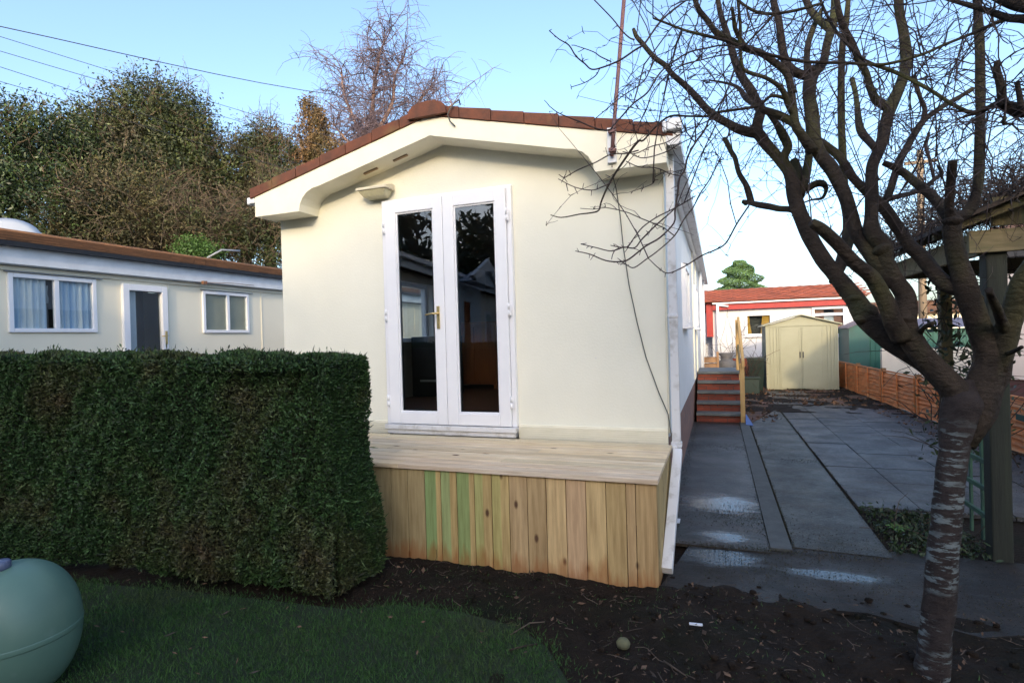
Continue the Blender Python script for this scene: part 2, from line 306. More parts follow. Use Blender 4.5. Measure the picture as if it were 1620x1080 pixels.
def leafmesh(P, A, B):        # centres, half axis vectors -> folded quads
    V = np.stack([P-A, P-B*.8+A*.1, P+A, P+B*.8+A*.1], axis=1).reshape(-1, 3)
    return V, np.arange(len(P)*4).reshape(-1, 4)
def unit(a): return a/np.maximum(np.linalg.norm(a, axis=-1, keepdims=True), 1e-9)
def leaves(P, size, ratio=.45, updir=None, bias=0., jitter=.4):
    n = len(P); A = rng.normal(size=(n, 3))
    if updir is not None: A = unit(A)+np.asarray(updir)*bias
    A = unit(A); B = unit(np.cross(A, rng.normal(size=(n, 3)))); s = size*(1+jitter*rng.uniform(-1, 1, size=(n, 1)))
    return leafmesh(P, A*s, B*s*ratio)
def strands(PL, RR, seg=3):   # PL (n,k,3) polylines, RR (n,k)
    PL = np.asarray(PL, float); RR = np.asarray(RR, float); n, k, _ = PL.shape
    T = np.empty_like(PL); T[:, 1:-1] = PL[:, 2:]-PL[:, :-2]; T[:, 0] = PL[:, 1]-PL[:, 0]; T[:, -1] = PL[:, -1]-PL[:, -2]; T = unit(T)
    ref = np.tile(np.array([.31, .52, .79]), (n, k, 1)); U = unit(np.cross(T, ref)); W = np.cross(T, U)
    an = np.arange(seg)*2*np.pi/seg
    V = PL[:, :, None, :]+RR[:, :, None, None]*(U[:, :, None, :]*np.cos(an)[:, None]+W[:, :, None, :]*np.sin(an)[:, None])
    idx = np.arange(n*k*seg).reshape(n, k, seg); a = idx[:, :-1, :]; b_ = np.roll(a, -1, 2); c = idx[:, 1:, :]; d = np.roll(c, -1, 2)
    return V.reshape(-1, 3), np.stack([a, b_, d, c], -1).reshape(-1, 4)
def merge(parts):
    vs, fs, n = [], [], 0
    for v, f in parts: vs.append(v); fs.append(f+n); n += len(v)
    return np.concatenate(vs), np.concatenate(fs)
def curvy(P0, D, Ln, k=5, curl=.3, droop=0., r0=.01, r1=.004):
    n = len(P0); D = unit(D); L_ = np.broadcast_to(np.asarray(Ln, float).reshape(-1, 1), (n, 1)); pts = [P0]; d = D.copy(); c1 = rng.normal(size=(n, 3))*curl
    for i in range(k-1):
        d = unit(d+c1/(k-1)+rng.normal(size=(n, 3))*curl*.35+np.array([0, 0, -droop/(k-1)])); pts.append(pts[-1]+d*L_/(k-1))
    PL = np.stack(pts, 1); rr = np.linspace(1, 0, k)[None, :]; r0 = np.broadcast_to(np.asarray(r0, float).reshape(-1, 1), (n, 1)); r1 = np.broadcast_to(np.asarray(r1, float).reshape(-1, 1), (n, 1))
    return PL, r1+(r0-r1)*rr
def tag(o, label=None, cat=None, group=None, kind=None):
    if label: o['label'] = label
    if cat: o['category'] = cat
    if group: o['group'] = group
    if kind: o['kind'] = kind
    return o
def thing(name, loc, label, cat, group=None):
    o = bpy.data.objects.new(name, None); o.empty_display_size = .2; C.objects.link(o); o.location = loc; return tag(o, label, cat, group)
def copy_tree(o, parent=None):
    c = o.copy(); C.objects.link(c); c.parent = parent
    for ch in [x for x in bpy.data.objects if x.parent == o]: copy_tree(ch, c)
    return c
def B(x0, x1, y0, y1, z0, z1): return MB().box(x0, x1, y0, y1, z0, z1)
# ------------------------------------------------------------------ SETTING: ground
def fbm(x, y, s, o=4):
    return noise.fractal(Vector((x*s, y*s, 3.3)), 1., 2., o)
xs = np.concatenate([-np.geomspace(400, 7, 14), np.arange(-6, 5.01, .05), np.geomspace(5.5, 400, 16)])
ys = np.concatenate([-np.geomspace(400, 1, 14), np.arange(0, 4.61, .05), np.arange(4.7, 17, .16), np.geomspace(17.5, 600, 14)])
V = []; 
for y in ys:
    for x in xs:
        near = -6 <= x <= 5 and 0 <= y <= 4.7
        z = -.03
        if near:
            soil = max(0, min(1, (3.74+.14*fbm(x, 0, 1.2)+.13*fbm(x, y, 5.)-y)/.42)); 
            if x < -.5: soil = 1
            if x < -1.0 and y < 2.75: soil *= .22
            z += soil*(.028+.035*fbm(x, y, 3.)+.018*fbm(x, y, 11.)+.01*fbm(x, y, 31., 2))
        elif y > 11 and y < 17 and -.3 < x < 3.2: z += .04+.03*fbm(x, y, 2.)
        V.append((x, y, z))
nx, ny = len(xs), len(ys); I = np.arange(nx*ny).reshape(ny, nx)
g = npmesh('ground', V, np.stack([I[:-1, :-1], I[:-1, 1:], I[1:, 1:], I[1:, :-1]], -1).reshape(-1, 4), 'soil', smooth=True); tag(g, kind='structure')
def sheet(name, poly, z, mat, th=.02):
    o = MB().prism([(x, y, z-th) for x, y in poly], (0, 0, th)).build(name, mat); return tag(o, kind='structure')
def wob(p0, p1, n, a, s):
    return [(p0[0]+(p1[0]-p0[0])*i/n+a*fbm(i*s, p0[0], 1.), p0[1]+(p1[1]-p0[1])*i/n+a*fbm(i*s, p0[1]+9, 1.)) for i in range(n)]
sheet('concrete_path', [(-.45, 4.05), (.30, 4.05), (.30, 9.72), (-.45, 9.72)], .012, 'path_wet')
sheet('path_edging', [(.305, 4.12), (.44, 4.12), (.44, 9.8), (.305, 9.8)], .020, 'kerb', .05)
sheet('pale_path', [(.458, 4.2), (1.03, 4.17), (1.05, 11.6), (.458, 9.6)], .010, 'path_pale')
sheet('driveway', wob((-.34, 3.3), (9, 3.15), 60, .16, .5)+[(9, 4.3)]+wob((9, 4.3), (-.35, 4.3), 60, .05, .5), .004, 'drive_mud')
# paving slabs, one sheet of separately laid slabs
mb = MB(); x = 1.062
for ci, w in enumerate((.46, .60, .46, .60)):
    y = 5.3-(.0, .0, .0, .25)[ci]; k = ci
    while y < 12.0:
        hh = (.60, .90, .60, .75)[k % 4]; k += 1; dz = random.uniform(-.004, .004); y1 = min(y+hh, 12.1)
        if y1-y > .15: mb.box(x+.004, x+w-.004, y+.004, y1-.004, -.02, .012+dz)
        y += hh
    x += w
mb.box(1.06, 1.9, 12.3, 14.9, -.02, .012)
o = mb.build('paving', 'slab'); tag(o, kind='structure')
for md in ('x',):
    mt = MATS['slab'].node_tree; g_ = mt.nodes.new('ShaderNodeNewGeometry'); bb = mt.nodes['Principled BSDF']; lk = bb.inputs['Base Color'].links[0].from_socket
    r_ = N(mt, 'ShaderNodeMapRange'); r_.inputs[3].default_value = .72; r_.inputs[4].default_value = 1.25; L(mt, g_.outputs['Random Per Island'], r_.inputs[0]); cc = N(mt, 'ShaderNodeCombineColor')
    for i in range(3): L(mt, r_.outputs[0], cc.inputs[i])
    L(mt, mixc(mt, 1., lk, cc.outputs[0], 'MULTIPLY'), bb.inputs['Base Color'])
# leaf-strewn earth beyond the paving and along the fence
sheet('earth_bed', wob((.47, 9.75), (1.0, 11.7), 8, .03, .6)+wob((1.05, 12.1), (2.9, 12.0), 8, .05, .7)+[(3.1, 12.5), (3.05, 17), (.45, 17), (.45, 9.8)], .006, 'leafy_soil')
# lawn
lawn_edge = [(-.55, .2), (-.60, 1.6), (-.62, 2.25), (-.80, 2.5), (-1.0, 2.63), (-1.35, 2.68), (-1.7, 2.66), (-1.95, 2.52), (-3., 2.42), (-4.5, 2.22), (-7, 1.95), (-7, .2)]
sheet('lawn', lawn_edge, .022, 'lawn_base', .05)
def inpoly(P, poly):
    x, y = P[:, 0], P[:, 1]; c = np.zeros(len(P), bool); n = len(poly)
    for i in range(n):
        x0, y0 = poly[i]; x1, y1 = poly[(i+1) % n]
        k = ((y0 > y) != (y1 > y)) & (x < (x1-x0)*(y-y0)/(y1-y0+1e-12)+x0); c ^= k
    return c
P = np.column_stack([rng.uniform(-5.2, -.35, 170000), rng.uniform(.9, 2.85, 170000)])
Pj = P+rng.normal(size=P.shape)*.06; P = P[inpoly(Pj, lawn_edge)]
thin = np.array([noise.noise(Vector((a*3, b_*3, 1))) for a, b_ in P]); P = P[rng.uniform(size=len(P)) < .8+thin*.9]
n = len(P); h = rng.uniform(.014, .040, n)[:, None]; base = np.column_stack([P, np.full(n, .018)]); lean = rng.normal(size=(n, 3))*.6; lean[:, 2] = 1; tip = base+unit(lean)*h
side = unit(np.cross(lean, rng.normal(size=(n, 3))))*.0019
V = np.stack([base-side, base+side, tip], 1).reshape(-1, 3); gr = npmesh('grass', V, np.arange(n*3).reshape(-1, 3), 'grass'); tag(gr, 'short green winter grass of the lawn in front of the hedge', 'grass', kind='stuff')
# ------------------------------------------------------------------ PARK HOME
XL, XR, Y0, YF, Y1 = -4.143, -.378, 4.459, 4.19, 16.7
ZB, ZS = .72, 2.75; XM = (XL+XR)/2; EL, ER, ZF, ZA = XL-.06, XR+.06, 2.94, 3.41
home = thing('park_home', (XM, Y0, 0), 'cream rendered park home with french doors in its gable end and a red tiled roof', 'park home')
DX0, DX1, DZ0, DZ1, DM = -2.88, -1.65, .735, 2.777, -2.267
def roofz(x, ztop=ZA-.02, ze=ZF-.02): return ztop-(ztop-ze)*abs(x-XM)/(XM-EL)
w = MB(); T = .12
def gp(pts): w.prism([(x, Y0, z) for x, z in pts], (0, T, 0))
gp([(XL, ZB-.02), (DX0, ZB-.02), (DX0, roofz(DX0)), (XL, roofz(XL))])
gp([(DX1, ZB-.02), (XR, ZB-.02), (XR, roofz(XR)), (DX1, roofz(DX1))])
gp([(DX0, DZ1), (DX1, DZ1), (DX1, roofz(DX1)), (XM, roofz(XM)), (DX0, roofz(DX0))] if DX0 < XM < DX1 else [(DX0, DZ1), (DX1, DZ1), (DX1, roofz(DX1)), (DX0, roofz(DX0))])
w.box(DX0, DX1, Y0, Y0+T, .5, DZ0)
w.build('front_wall', 'render', home)
# side walls
w = MB(); YW0, YW1 = 6.75, 7.7; WZ0, WZ1 = 1.58, 2.32
w.box(XR-T, XR, Y0+T, YW0, ZB-.05, ZF+.02); w.box(XR-T, XR, YW0, YW1, ZB-.05, WZ0); w.box(XR-T, XR, YW0, YW1, WZ1, ZF+.02); w.box(XR-T, XR, YW1, Y1, ZB-.05, ZF+.02)
w.box(XL, XL+T, Y0+T, 5.6, ZB-.05, ZF+.02); w.box(XL, XL+T, 7.4, Y1, ZB-.05, ZF+.02); w.box(XL, XL+T, 5.6, 7.4, ZB-.05, WZ0-.1); w.box(XL, XL+T, 5.6, 7.4, WZ1, ZF+.02); w.box(XL+T, XR-T, Y1-T, Y1, ZB, ZF)
w.build('side_wall', 'side_wall', home)
# corner trim and cream joint strips on the side
B(XR+.001, XR+.012, Y0+.01, Y0+.10, ZB, ZS).build('joint_strip', 'fascia', home); B(XR+.001, XR+.02, 9.7, 9.82, ZB, ZF).build('joint_strip', 'fascia', home); B(XR+.001, XR+.02, 11.1, 11.2, ZB, ZF).build('joint_strip', 'fascia', home)
skirt = MB(); skirt.box(XR-.12, XR-.03, Y0-.0, Y1, -.05, ZB-.05); skirt.box(XL+.03, XL+.12, Y0, Y1, -.05, ZB-.05); skirt.box(XL+.12, XR-.12, Y0+.05, Y0+.14, -.05, .5)
skirt.build('brick_skirt', 'brick_pink', home)
# siding strip at the foot of the gable wall
for (a, b_) in ((XL, DX0-.036), (DX1+.036, XR)):
    w = MB()
    for i in range(6): w.box(a, b_, Y0-.024, Y0-.0175, .64+i*.018, .64+i*.018+.0125)
    w.box(a, b_, Y0-.017, Y0-.001, .60, ZB+.035); w.build('base_trim', 'fascia', home)
# gable fascia: traced outline, extruded back to the wall as the boxed eaves
def fx(px, py): p = atY(px, py, YF); return (p.x, p.z)
arcL = [fx(*p) for p in ((473, 331), (474, 322), (477, 313), (483, 305), (491, 299), (503, 293))]
BW = .165
bot = [(EL, ZS), (arcL[0][0], ZS)]+[(x, max(z, ZS+.005)) for x, z in arcL[1:]]
slope = (ZA-ZF)/(XM-EL)
xe = arcL[-1][0]; ze = ZF+slope*(xe-EL)-BW
bot[-1] = (xe, ze); 
for i in range(2, len(bot)-1):
    f = (i-1)/(len(bot)-2); bot[i] = (bot[1][0]+(xe-bot[1][0])*(1-math.cos(f*math.pi/2))*1., ZS+(ze-ZS)*math.sin(f*math.pi/2))
apex = (XM, ZA-BW)
bp = bot+[apex]+[(2*XM-x, z) for x, z in reversed(bot)]
fb = MB(); 
half = bot+[apex, (XM, ZA), (EL, ZF)]
fb.prism([(x, YF, z) for x, z in half], (0, Y0-YF-.001, 0)); fb.prism([(2*XM-x, YF, z) for x, z in half], (0, Y0-YF-.001, 0))
fb.build('gable_fascia', 'fascia', home)
# soffit vents
for px, py in ((587, 287), (633, 238)):
    p = atY(px, py, 4.33); a = math.atan(slope)
    mt = Matrix.Translation((p.x, 4.33, ZF+slope*(p.x-EL)-BW)) @ Matrix.Rotation(-a, 4, 'Y')
    MB().box(-.075, .075, -.012, .012, -.012, .004, mat=mt).build('soffit_vent', 'vent', home)
# roof: tiles on both slopes as overlapping wavy tiles
def tiled(mb, o, u, v, nu, nv, tw, th, lift=.03, thick=.02, prof=3, wave=.012):
    o, u, v = Vector(o), Vector(u).normalized(), Vector(v).normalized(); nrm = u.cross(v).normalized()
    if nrm.z < 0: nrm = -nrm
    for j in range(nv):
        for i in range(nu):
            a = o+u*(i*tw+(tw/2 if j % 2 else 0))+v*(j*th); pts = []
            for q in range(prof+1):
                hgt = wave*math.sin(q/prof*math.pi*2); p = a+u*(tw*.985*q/prof); pts.append((p+nrm*(lift+hgt), p+v*th*1.08+nrm*(.006+hgt)))
            vs = []
            for (lo_, hi_) in pts: vs += [lo_, hi_, lo_-nrm*thick]
            fs = []
            for q in range(prof): b0 = q*3; fs += [(b0, b0+3, b0+4, b0+1), (b0+2, b0+5, b0+3, b0)]
            mb.add(vs, fs)
eyo = YF-.015; rl = Y1+.2-eyo; sl = math.hypot(XM-EL, ZA-ZF)+.06
roof = MB()
for sgn in (-1, 1):
    ex = XM+sgn*(XM-EL+.05); ez = ZF-slope*.05+.012
    n_ = int(rl/.30); tiled(roof, (ex, eyo+.02, ez), (0, 1, 0), (-sgn*(XM-EL), 0, ZA-ZF), n_, 7, .30, .29)
    roof.prism([(ex, eyo+.05, ez-.012), (XM, eyo+.05, ZA), (XM, eyo+.05, ZA+.012), (ex, eyo+.05, ez)], (0, rl-.05, 0))
home_roof = roof.build('roof', 'tile_red', home)
# verge: stepped tile ends down each slope
vg = MB()
for sgn in (-1, 1):
    nseg = 7
    for i in range(nseg):
        f0, f1 = i/nseg, (i+1)/nseg
        x0, x1 = XM+sgn*(XM-EL+.05)*(1-f0), XM+sgn*(XM-EL+.05)*(1-f1)
        z0, z1 = ZF-slope*.05+(ZA-ZF+slope*.05)*f0, ZF-slope*.05+(ZA-ZF+slope*.05)*f1; th_ = .086+.003*(i % 2)
        vg.prism([(x0, eyo-.002*(i % 2), z0+.002), (x1+sgn*.006, eyo-.002*(i % 2), z1+.002), (x1+sgn*.006, eyo-.002*(i % 2), z1+th_), (x0, eyo-.002*(i % 2), z0+th_+.012)], (0, .12, 0))
vg.build('verge_tiles', 'tile_red', home, bevel=.004)
rd = MB()
for k in range(int(rl/.4)):
    y0 = eyo-.035+k*.4; pr_ = []
    for q in range(9):
        a = math.pi*(q/8); pr_.append((XM+.185*(abs(math.cos(a))**.8)*(1 if math.cos(a) > 0 else -1), y0, ZA-.015+.125*math.sin(a)**.7))
    rd.prism(pr_, (0, .41 if k % 2 else .4, 0))
rd.build('ridge_tiles', 'tile_red', home)
# gutters and downpipe on the path side
gt = MB(); GX0, GX1, GZ = ER+.0, ER+.10, 2.87
gt.prism([(GX0, YF-.01, GZ+.10), (GX0, YF-.01, GZ+.02), (GX0+.02, YF-.01, GZ), (GX1-.02, YF-.01, GZ), (GX1, YF-.01, GZ+.02), (GX1, YF-.01, GZ+.10)], (0, .06, 0))
gt.box(GX0, GX0+.008, YF+.05, Y1+.1, GZ, GZ+.09); gt.box(GX1-.008, GX1, YF+.05, Y1+.1, GZ, GZ+.09); gt.box(GX0+.008, GX1-.008, YF+.05, Y1+.1, GZ, GZ+.008)
gt.build('gutter', 'dirty_white', home)
sf = MB(); sf.box(XR+.001, ER, Y0, Y1, ZS+.10, ZS+.115); sf.box(ER-.012, ER-.001, Y0, Y1, ZS+.115, ZF); sf.build('side_soffit', 'white_upvc', home)
# rail of tile ends projecting over the gutter
te = MB()
for k in range(40): te.box(ER-.02, ER+.075, Y0+.1+k*.3, Y0+.39+k*.3, ZF+.015-.008*(k % 2), ZF+.03)
te.build('eaves_tiles', 'tile_under', home)
MB().box(GX0-.02, GX0+.01, YF-.05, YF+.06, 2.96, 3.04).box(GX0+.012, GX1+.015, YF-.055, YF+.05, 2.965, 3.05).build('gutter_end_cap', 'white_paint', home, bevel=.01)
dp = MB(); px_ = XR+.062
dp.prism([(px_-.032, Y0-.05, .60), (px_+.032, Y0-.05, .60), (px_+.032, Y0-.05, GZ), (px_-.032, Y0-.05, GZ)], (0, .065, 0))
dp.box(px_-.040, px_+.040, Y0-.058, Y0+.02, .62, .66); dp.box(px_-.040, px_+.040, Y0-.058, Y0+.02, 1.62, 1.65)
d_ = dp.build('downpipe', 'dirty_white', home, bevel=.006)
lo = MB(); a0 = Vector((px_+.012, Y0-.09, .60)); a1 = Vector((px_-.01, 3.50, .035)); d = (a1-a0); up_ = Vector((0, 0, 1)); s_ = Vector((1, 0, 0)); n_ = d.cross(s_).normalized()
lo.prism([a0-s_*.033-n_*.03, a0+s_*.033-n_*.03, a0+s_*.033+n_*.03, a0-s_*.033+n_*.03], d)
lo.build('downpipe_foot', 'dirty_white', home, bevel=.005)
MB().box(px_-.03, px_+.005, Y0-.09, Y0-.02, .56, .64).build('pipe_elbow', 'dirty_white', home, bevel=.006)
# far-end downpipes and side window
for yy in (12.9, 15.4): MB().tube([(XR+.05, yy, .1), (XR+.05, yy, 2.86)], .034, 10).build('downpipe', 'white_paint', home)
def window(parent, plane, u0, u1, z0, z1, face, splits=(.5,), fr=.055, depth=.05, mat='white_upvc', sill=True, blind=None, inner=.25, cap=False, back=True):
    """plane 'Y' (wall normal -Y at y=face) or 'X+' / 'X-' (wall normal +X / -X at x=face)"""
    def bx(mb, a0, a1, n0, n1, c0, c1):
        if plane == 'Y': mb.box(a0, a1, face-n1, face-n0, c0, c1)
        elif plane == 'X+': mb.box(face+n0, face+n1, a0, a1, c0, c1)
        else: mb.box(face-n1, face-n0, a0, a1, c0, c1)
    f = MB(); bx(f, u0, u0+fr, -.03, depth, z0, z1); bx(f, u1-fr, u1, -.03, depth, z0, z1); bx(f, u0+fr, u1-fr, -.03, depth, z1-fr, z1); bx(f, u0+fr, u1-fr, -.03, depth, z0, z0+fr)
    cuts = [u0+fr]+[u0+(u1-u0)*s for s in splits]+[u1-fr]
    for s in cuts[1:-1]: bx(f, s-fr*.55, s+fr*.55, -.03, depth-.004, z0+fr, z1-fr)
    fo = f.build('window', mat, parent, bevel=.006)
    for i in range(len(cuts)-1):
        q = MB(); bx(q, cuts[i]+.001, cuts[i+1]-.001, -.004, .004, z0+fr, z1-fr); q.build('pane', 'glass', fo)
    if sill:
        q = MB(); bx(q, u0-.02, u1+.02, -.02, depth+.04, z0-.03, z0-.002); q.build('sill', mat, fo, bevel=.004)
    if cap:
        q = MB(); bx(q, u0-.03, u1+.08, 0.001, depth+.012, z1+.012, z1+.022); q.build('drip_cap', 'lamp_grey', fo)
    if not back: return fo
    bk = MB(); bx(bk, u0+.01, u1-.01, -inner-.02, -inner, z0+.01, z1-.01); bk.build('unlit_room_panel', 'black', fo)  # black panel in place of the unlit room behind the glass
    return fo
window(home, 'X+', YW0, YW1, WZ0, WZ1, XR, (.45,), back=False)
window(home, 'X-', 5.6, 7.4, WZ0-.1, WZ1, XL, (.5,), back=False)  # unseen window, added to let daylight into the room
window(home, 'X+', 9.95, 10.95, WZ0, WZ1, XR, (.5,))
# french doors
dr = MB(); d0, d1 = Y0-.045, Y0+.06
dr.box(DX0-.03, DX0+.012, d0, d1, DZ0, DZ1+.03); dr.box(DX1-.012, DX1+.03, d0, d1, DZ0, DZ1+.03); dr.box(DX0+.012, DX1-.012, d0, d1, DZ1, DZ1+.03)
door = dr.build('french_door', 'white_upvc', home, bevel=.005)
MB().box(DX0-.035, DX1+.035, Y0-.085, Y0+.05, .69, DZ0-.002).box(DX0-.02, DX1+.02, Y0-.065, Y0+.05, .646, .689).build('door_sill', 'dirty_white', home, bevel=.004)
for (a, b_, g0, g1) in ((DX0+.014, DM-.002, -2.752, -2.365), (DM+.002, DX1-.014, -2.160, -1.765)):
    lf = MB(); z0, z1 = DZ0+.005, DZ1-.003; gz0, gz1 = .845, 2.675; e0, e1 = Y0-.07, Y0-.01
    lf.box(a, g0, e0, e1, z0, z1); lf.box(g1, b_, e0, e1, z0, z1); lf.box(g0, g1, e0, e1, z0, gz0); lf.box(g0, g1, e0, e1, gz1, z1)
    leaf = lf.build('door_leaf', 'white_upvc', home, bevel=.006)
    bd = MB(); bd.box(g0, g0+.014, e0+.012, e1-.005, gz0, gz1); bd.box(g1-.014, g1, e0+.012, e1-.005, gz0, gz1); bd.box(g0+.014, g1-.014, e0+.012, e1-.005, gz0, gz0+.014); bd.box(g0+.014, g1-.014, e0+.012, e1-.005, gz1-.014, gz1)
    bd.build('glazing_bead', 'white_upvc', leaf, bevel=.004)
    sp_ = MB(); sp_.box(g0+.014, g0+.022, e0+.028, e1-.012, gz0+.014, gz1-.014); sp_.box(g1-.022, g1-.014, e0+.028, e1-.012, gz0+.014, gz1-.014); sp_.box(g0+.022, g1-.022, e0+.028, e1-.012, gz0+.014, gz0+.022); sp_.box(g0+.022, g1-.022, e0+.028, e1-.012, gz1-.022, gz1-.014)
    sp_.build('seal', 'black', leaf)
    B(g0+.014, g1-.014, e0+.022, e0+.027, gz0+.014, gz1-.014).build('glass_pane', 'glass', leaf)
    sd = a-.008 if a < -2.5 else b_+.008
    for hz in (.95, 1.74, 2.55):
        MB().tube([(sd, e0-.008, hz-.055), (sd, e0-.008, hz-.005)], .009, 8).tube([(sd, e0-.008, hz+.003), (sd, e0-.008, hz+.055)], .009, 8).box(sd-.02, sd+.02, e0-.002, e0+.004, hz-.05, hz+.05).build('hinge', 'white_upvc', leaf)
    if a < -2.5:
        MB().box(-2.345, -2.317, e0-.010, e0, 1.60, 1.80).tube([(-2.331, e0-.005, 1.735), (-2.331, e0-.05, 1.735)], .009, 8).tube([(-2.331, e0-.05, 1.735), (-2.37, e0-.055, 1.735), (-2.44, e0-.05, 1.725)], [.010, .009, .007], 8).lathe([(.0085, 0), (.0085, .012)], (-2.331, e0, 1.65), 12, (0, -1, 0)).build('handle', 'brass', leaf)
# room behind the doors
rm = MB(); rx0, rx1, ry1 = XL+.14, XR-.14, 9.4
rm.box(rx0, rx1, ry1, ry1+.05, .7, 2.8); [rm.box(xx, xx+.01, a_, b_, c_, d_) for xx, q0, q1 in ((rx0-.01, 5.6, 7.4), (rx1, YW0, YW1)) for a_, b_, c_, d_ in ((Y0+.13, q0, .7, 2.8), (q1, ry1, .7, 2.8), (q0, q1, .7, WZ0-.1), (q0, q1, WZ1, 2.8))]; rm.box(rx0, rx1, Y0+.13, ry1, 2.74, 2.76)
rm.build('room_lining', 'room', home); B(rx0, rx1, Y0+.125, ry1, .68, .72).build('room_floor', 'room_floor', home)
cab = thing('cabinet', (-3.45, 7.9, .72), 'orange wooden cupboard standing inside behind the right glass door', 'cabinet')
cb = MB(); cb.box(-3.85, -3.15, 7.75, 8.2, .80, 1.72); cb.box(-3.88, -3.12, 7.72, 8.22, 1.72, 1.76); cb.box(-3.85, -3.79, 7.75, 7.81, .722, .80); cb.box(-3.21, -3.15, 7.75, 7.81, .722, .80); cb.build('carcass', 'cabinet', cab, bevel=.005)
for x0 in (-3.83, -3.49): B(x0, x0+.32, 7.73, 7.748, .84, 1.68).build('cabinet_door', 'cabinet', cab, bevel=.004)
stv = thing('stove', (-3.9, 6.9, .72), 'black appliance standing inside behind the left glass door', 'stove')
B(-4.0, -3.45, 6.7, 7.2, .722, 1.55).build('stove_body', 'black', stv, bevel=.01); B(-3.86, -3.62, 6.675, 6.698, .93, .955).build('lettering_bar', 'lamp_grey', stv)  # pale bar added in place of the lettering on the appliance
B(-3.95, -3.5, 6.685, 6.698, 1.0, 1.4).build('oven_door', 'black_plastic', stv)
ydr = thing('room_door', (-2.85, 9.3, .72), 'pale yellow inner door behind the cupboard, seen through the right glass door', 'door')
B(-3.2, -2.4, 9.30, 9.345, .722, 2.6).build('door_panel', 'door_yellow', ydr, bevel=.004)
MB().tube([(-3.12, 9.28, 1.7), (-3.02, 9.27, 1.7)], .01).build('door_knob', 'brass', ydr)
# wall lamp
lm = MB(); lx, ly, lz = -2.94, Y0, 2.90
lm.prism([(lx-.155, ly-.001, lz+.055), (lx+.155, ly-.001, lz+.055), (lx+.155, ly-.001, lz-.005), (lx-.155, ly-.001, lz-.005)], (0, -.05, 0))
lm.add([(lx-.165, ly-.05, lz+.055), (lx+.165, ly-.05, lz+.055), (lx+.165, ly-.17, lz+.02), (lx-.165, ly-.17, lz+.02), (lx-.165, ly-.05, lz+.0), (lx+.165, ly-.05, lz+.0), (lx+.165, ly-.17, lz-.005), (lx-.165, ly-.17, lz-.005)],
       [(0, 1, 2, 3), (7, 6, 5, 4), (3, 2, 6, 7), (1, 0, 4, 5), (0, 3, 7, 4), (2, 1, 5, 6)])
lamp = lm.build('wall_lamp', 'lamp_body', home, bevel=.006)
MB().add([(lx-.14, ly-.02, lz-.006), (lx+.14, ly-.02, lz-.006), (lx+.15, ly-.16, lz-.006), (lx-.15, ly-.16, lz-.006), (lx-.10, ly-.02, lz-.07), (lx+.10, ly-.02, lz-.07), (lx+.11, ly-.12, lz-.062), (lx-.11, ly-.12, lz-.062)],
         [(0, 3, 2, 1), (4, 5, 6, 7), (3, 7, 6, 2), (0, 1, 5, 4), (0, 4, 7, 3), (1, 2, 6, 5)]).build('lamp_lens', 'lamp_lens', lamp, bevel=.01)
MB().lathe([(.004, 0), (.004, .006), (.001, .007)], (atY(943, 566, Y0).x, Y0-.001, atY(943, 566, Y0).z), 8, (0, -1, 0)).build('nail', 'steel', home)
# cctv-like white fitting on the left gutter corner
MB().box(EL-.10, EL-.01, YF+.0, YF+.10, 2.885, 2.945).tube([(EL-.09, YF+.03, 2.88), (EL-.09, YF+.03, 2.95)], .028, 10).build('gutter_end_cap', 'white_paint', home, bevel=.01)
B(EL-.08, EL, YF+.1, Y1, 2.87, 2.95).build('gutter', 'dirty_white', home)
# aerial pole with bracket, cable and hook of cable at the ridge
p0, p1, p2 = atY(968, 247, YF-.05), atY(972, 190, YF-.05), atY(992, -60, YF-.05)
pole = MB().tube([p0, p1, p2], .0145, 10).build('aerial_pole', 'pole_rust', home)
MB().box(p0.x-.035, p0.x+.03, YF-.03, YF-.001, p0.z-.04, p0.z+.22).build('pole_board', 'white_paint', home)
for dz in (.03, .17): MB().box(p0.x-.02, p0.x+.03, YF-.075, YF-.03, p0.z+dz, p0.z+dz+.025).tube([(p0.x-.02, YF-.07, p0.z+dz+.01), (p0.x+.04, YF-.07, p0.z+dz+.01)], .006).build('pole_bracket', 'pole_rust', home)
cpts = [atY(*p) for p in ((968, 262, 4.16), (970, 280, 4.40), (975, 300, 4.44), (981, 340, 4.445), (986, 390, 4.445), (995, 450, 4.445), (1008, 510, 4.445), (1022, 565, 4.445), (1042, 620, 4.445), (1057, 655, 4.44), (1062, 690, 4.43), (1062, 712, 4.42))]
MB().tube(cpts, .0042, 6).build('cable', 'cable', home)
MB().tube([atY(720, 200, YF-.01), atY(712, 192, YF-.03), atY(708, 182, YF-.05), atY(712, 172, YF-.05), atY(718, 164, YF-.03), atY(726, 158, YF+.0), atY(728, 166, YF+.05)], .006, 6).build('cable', 'cable', home)
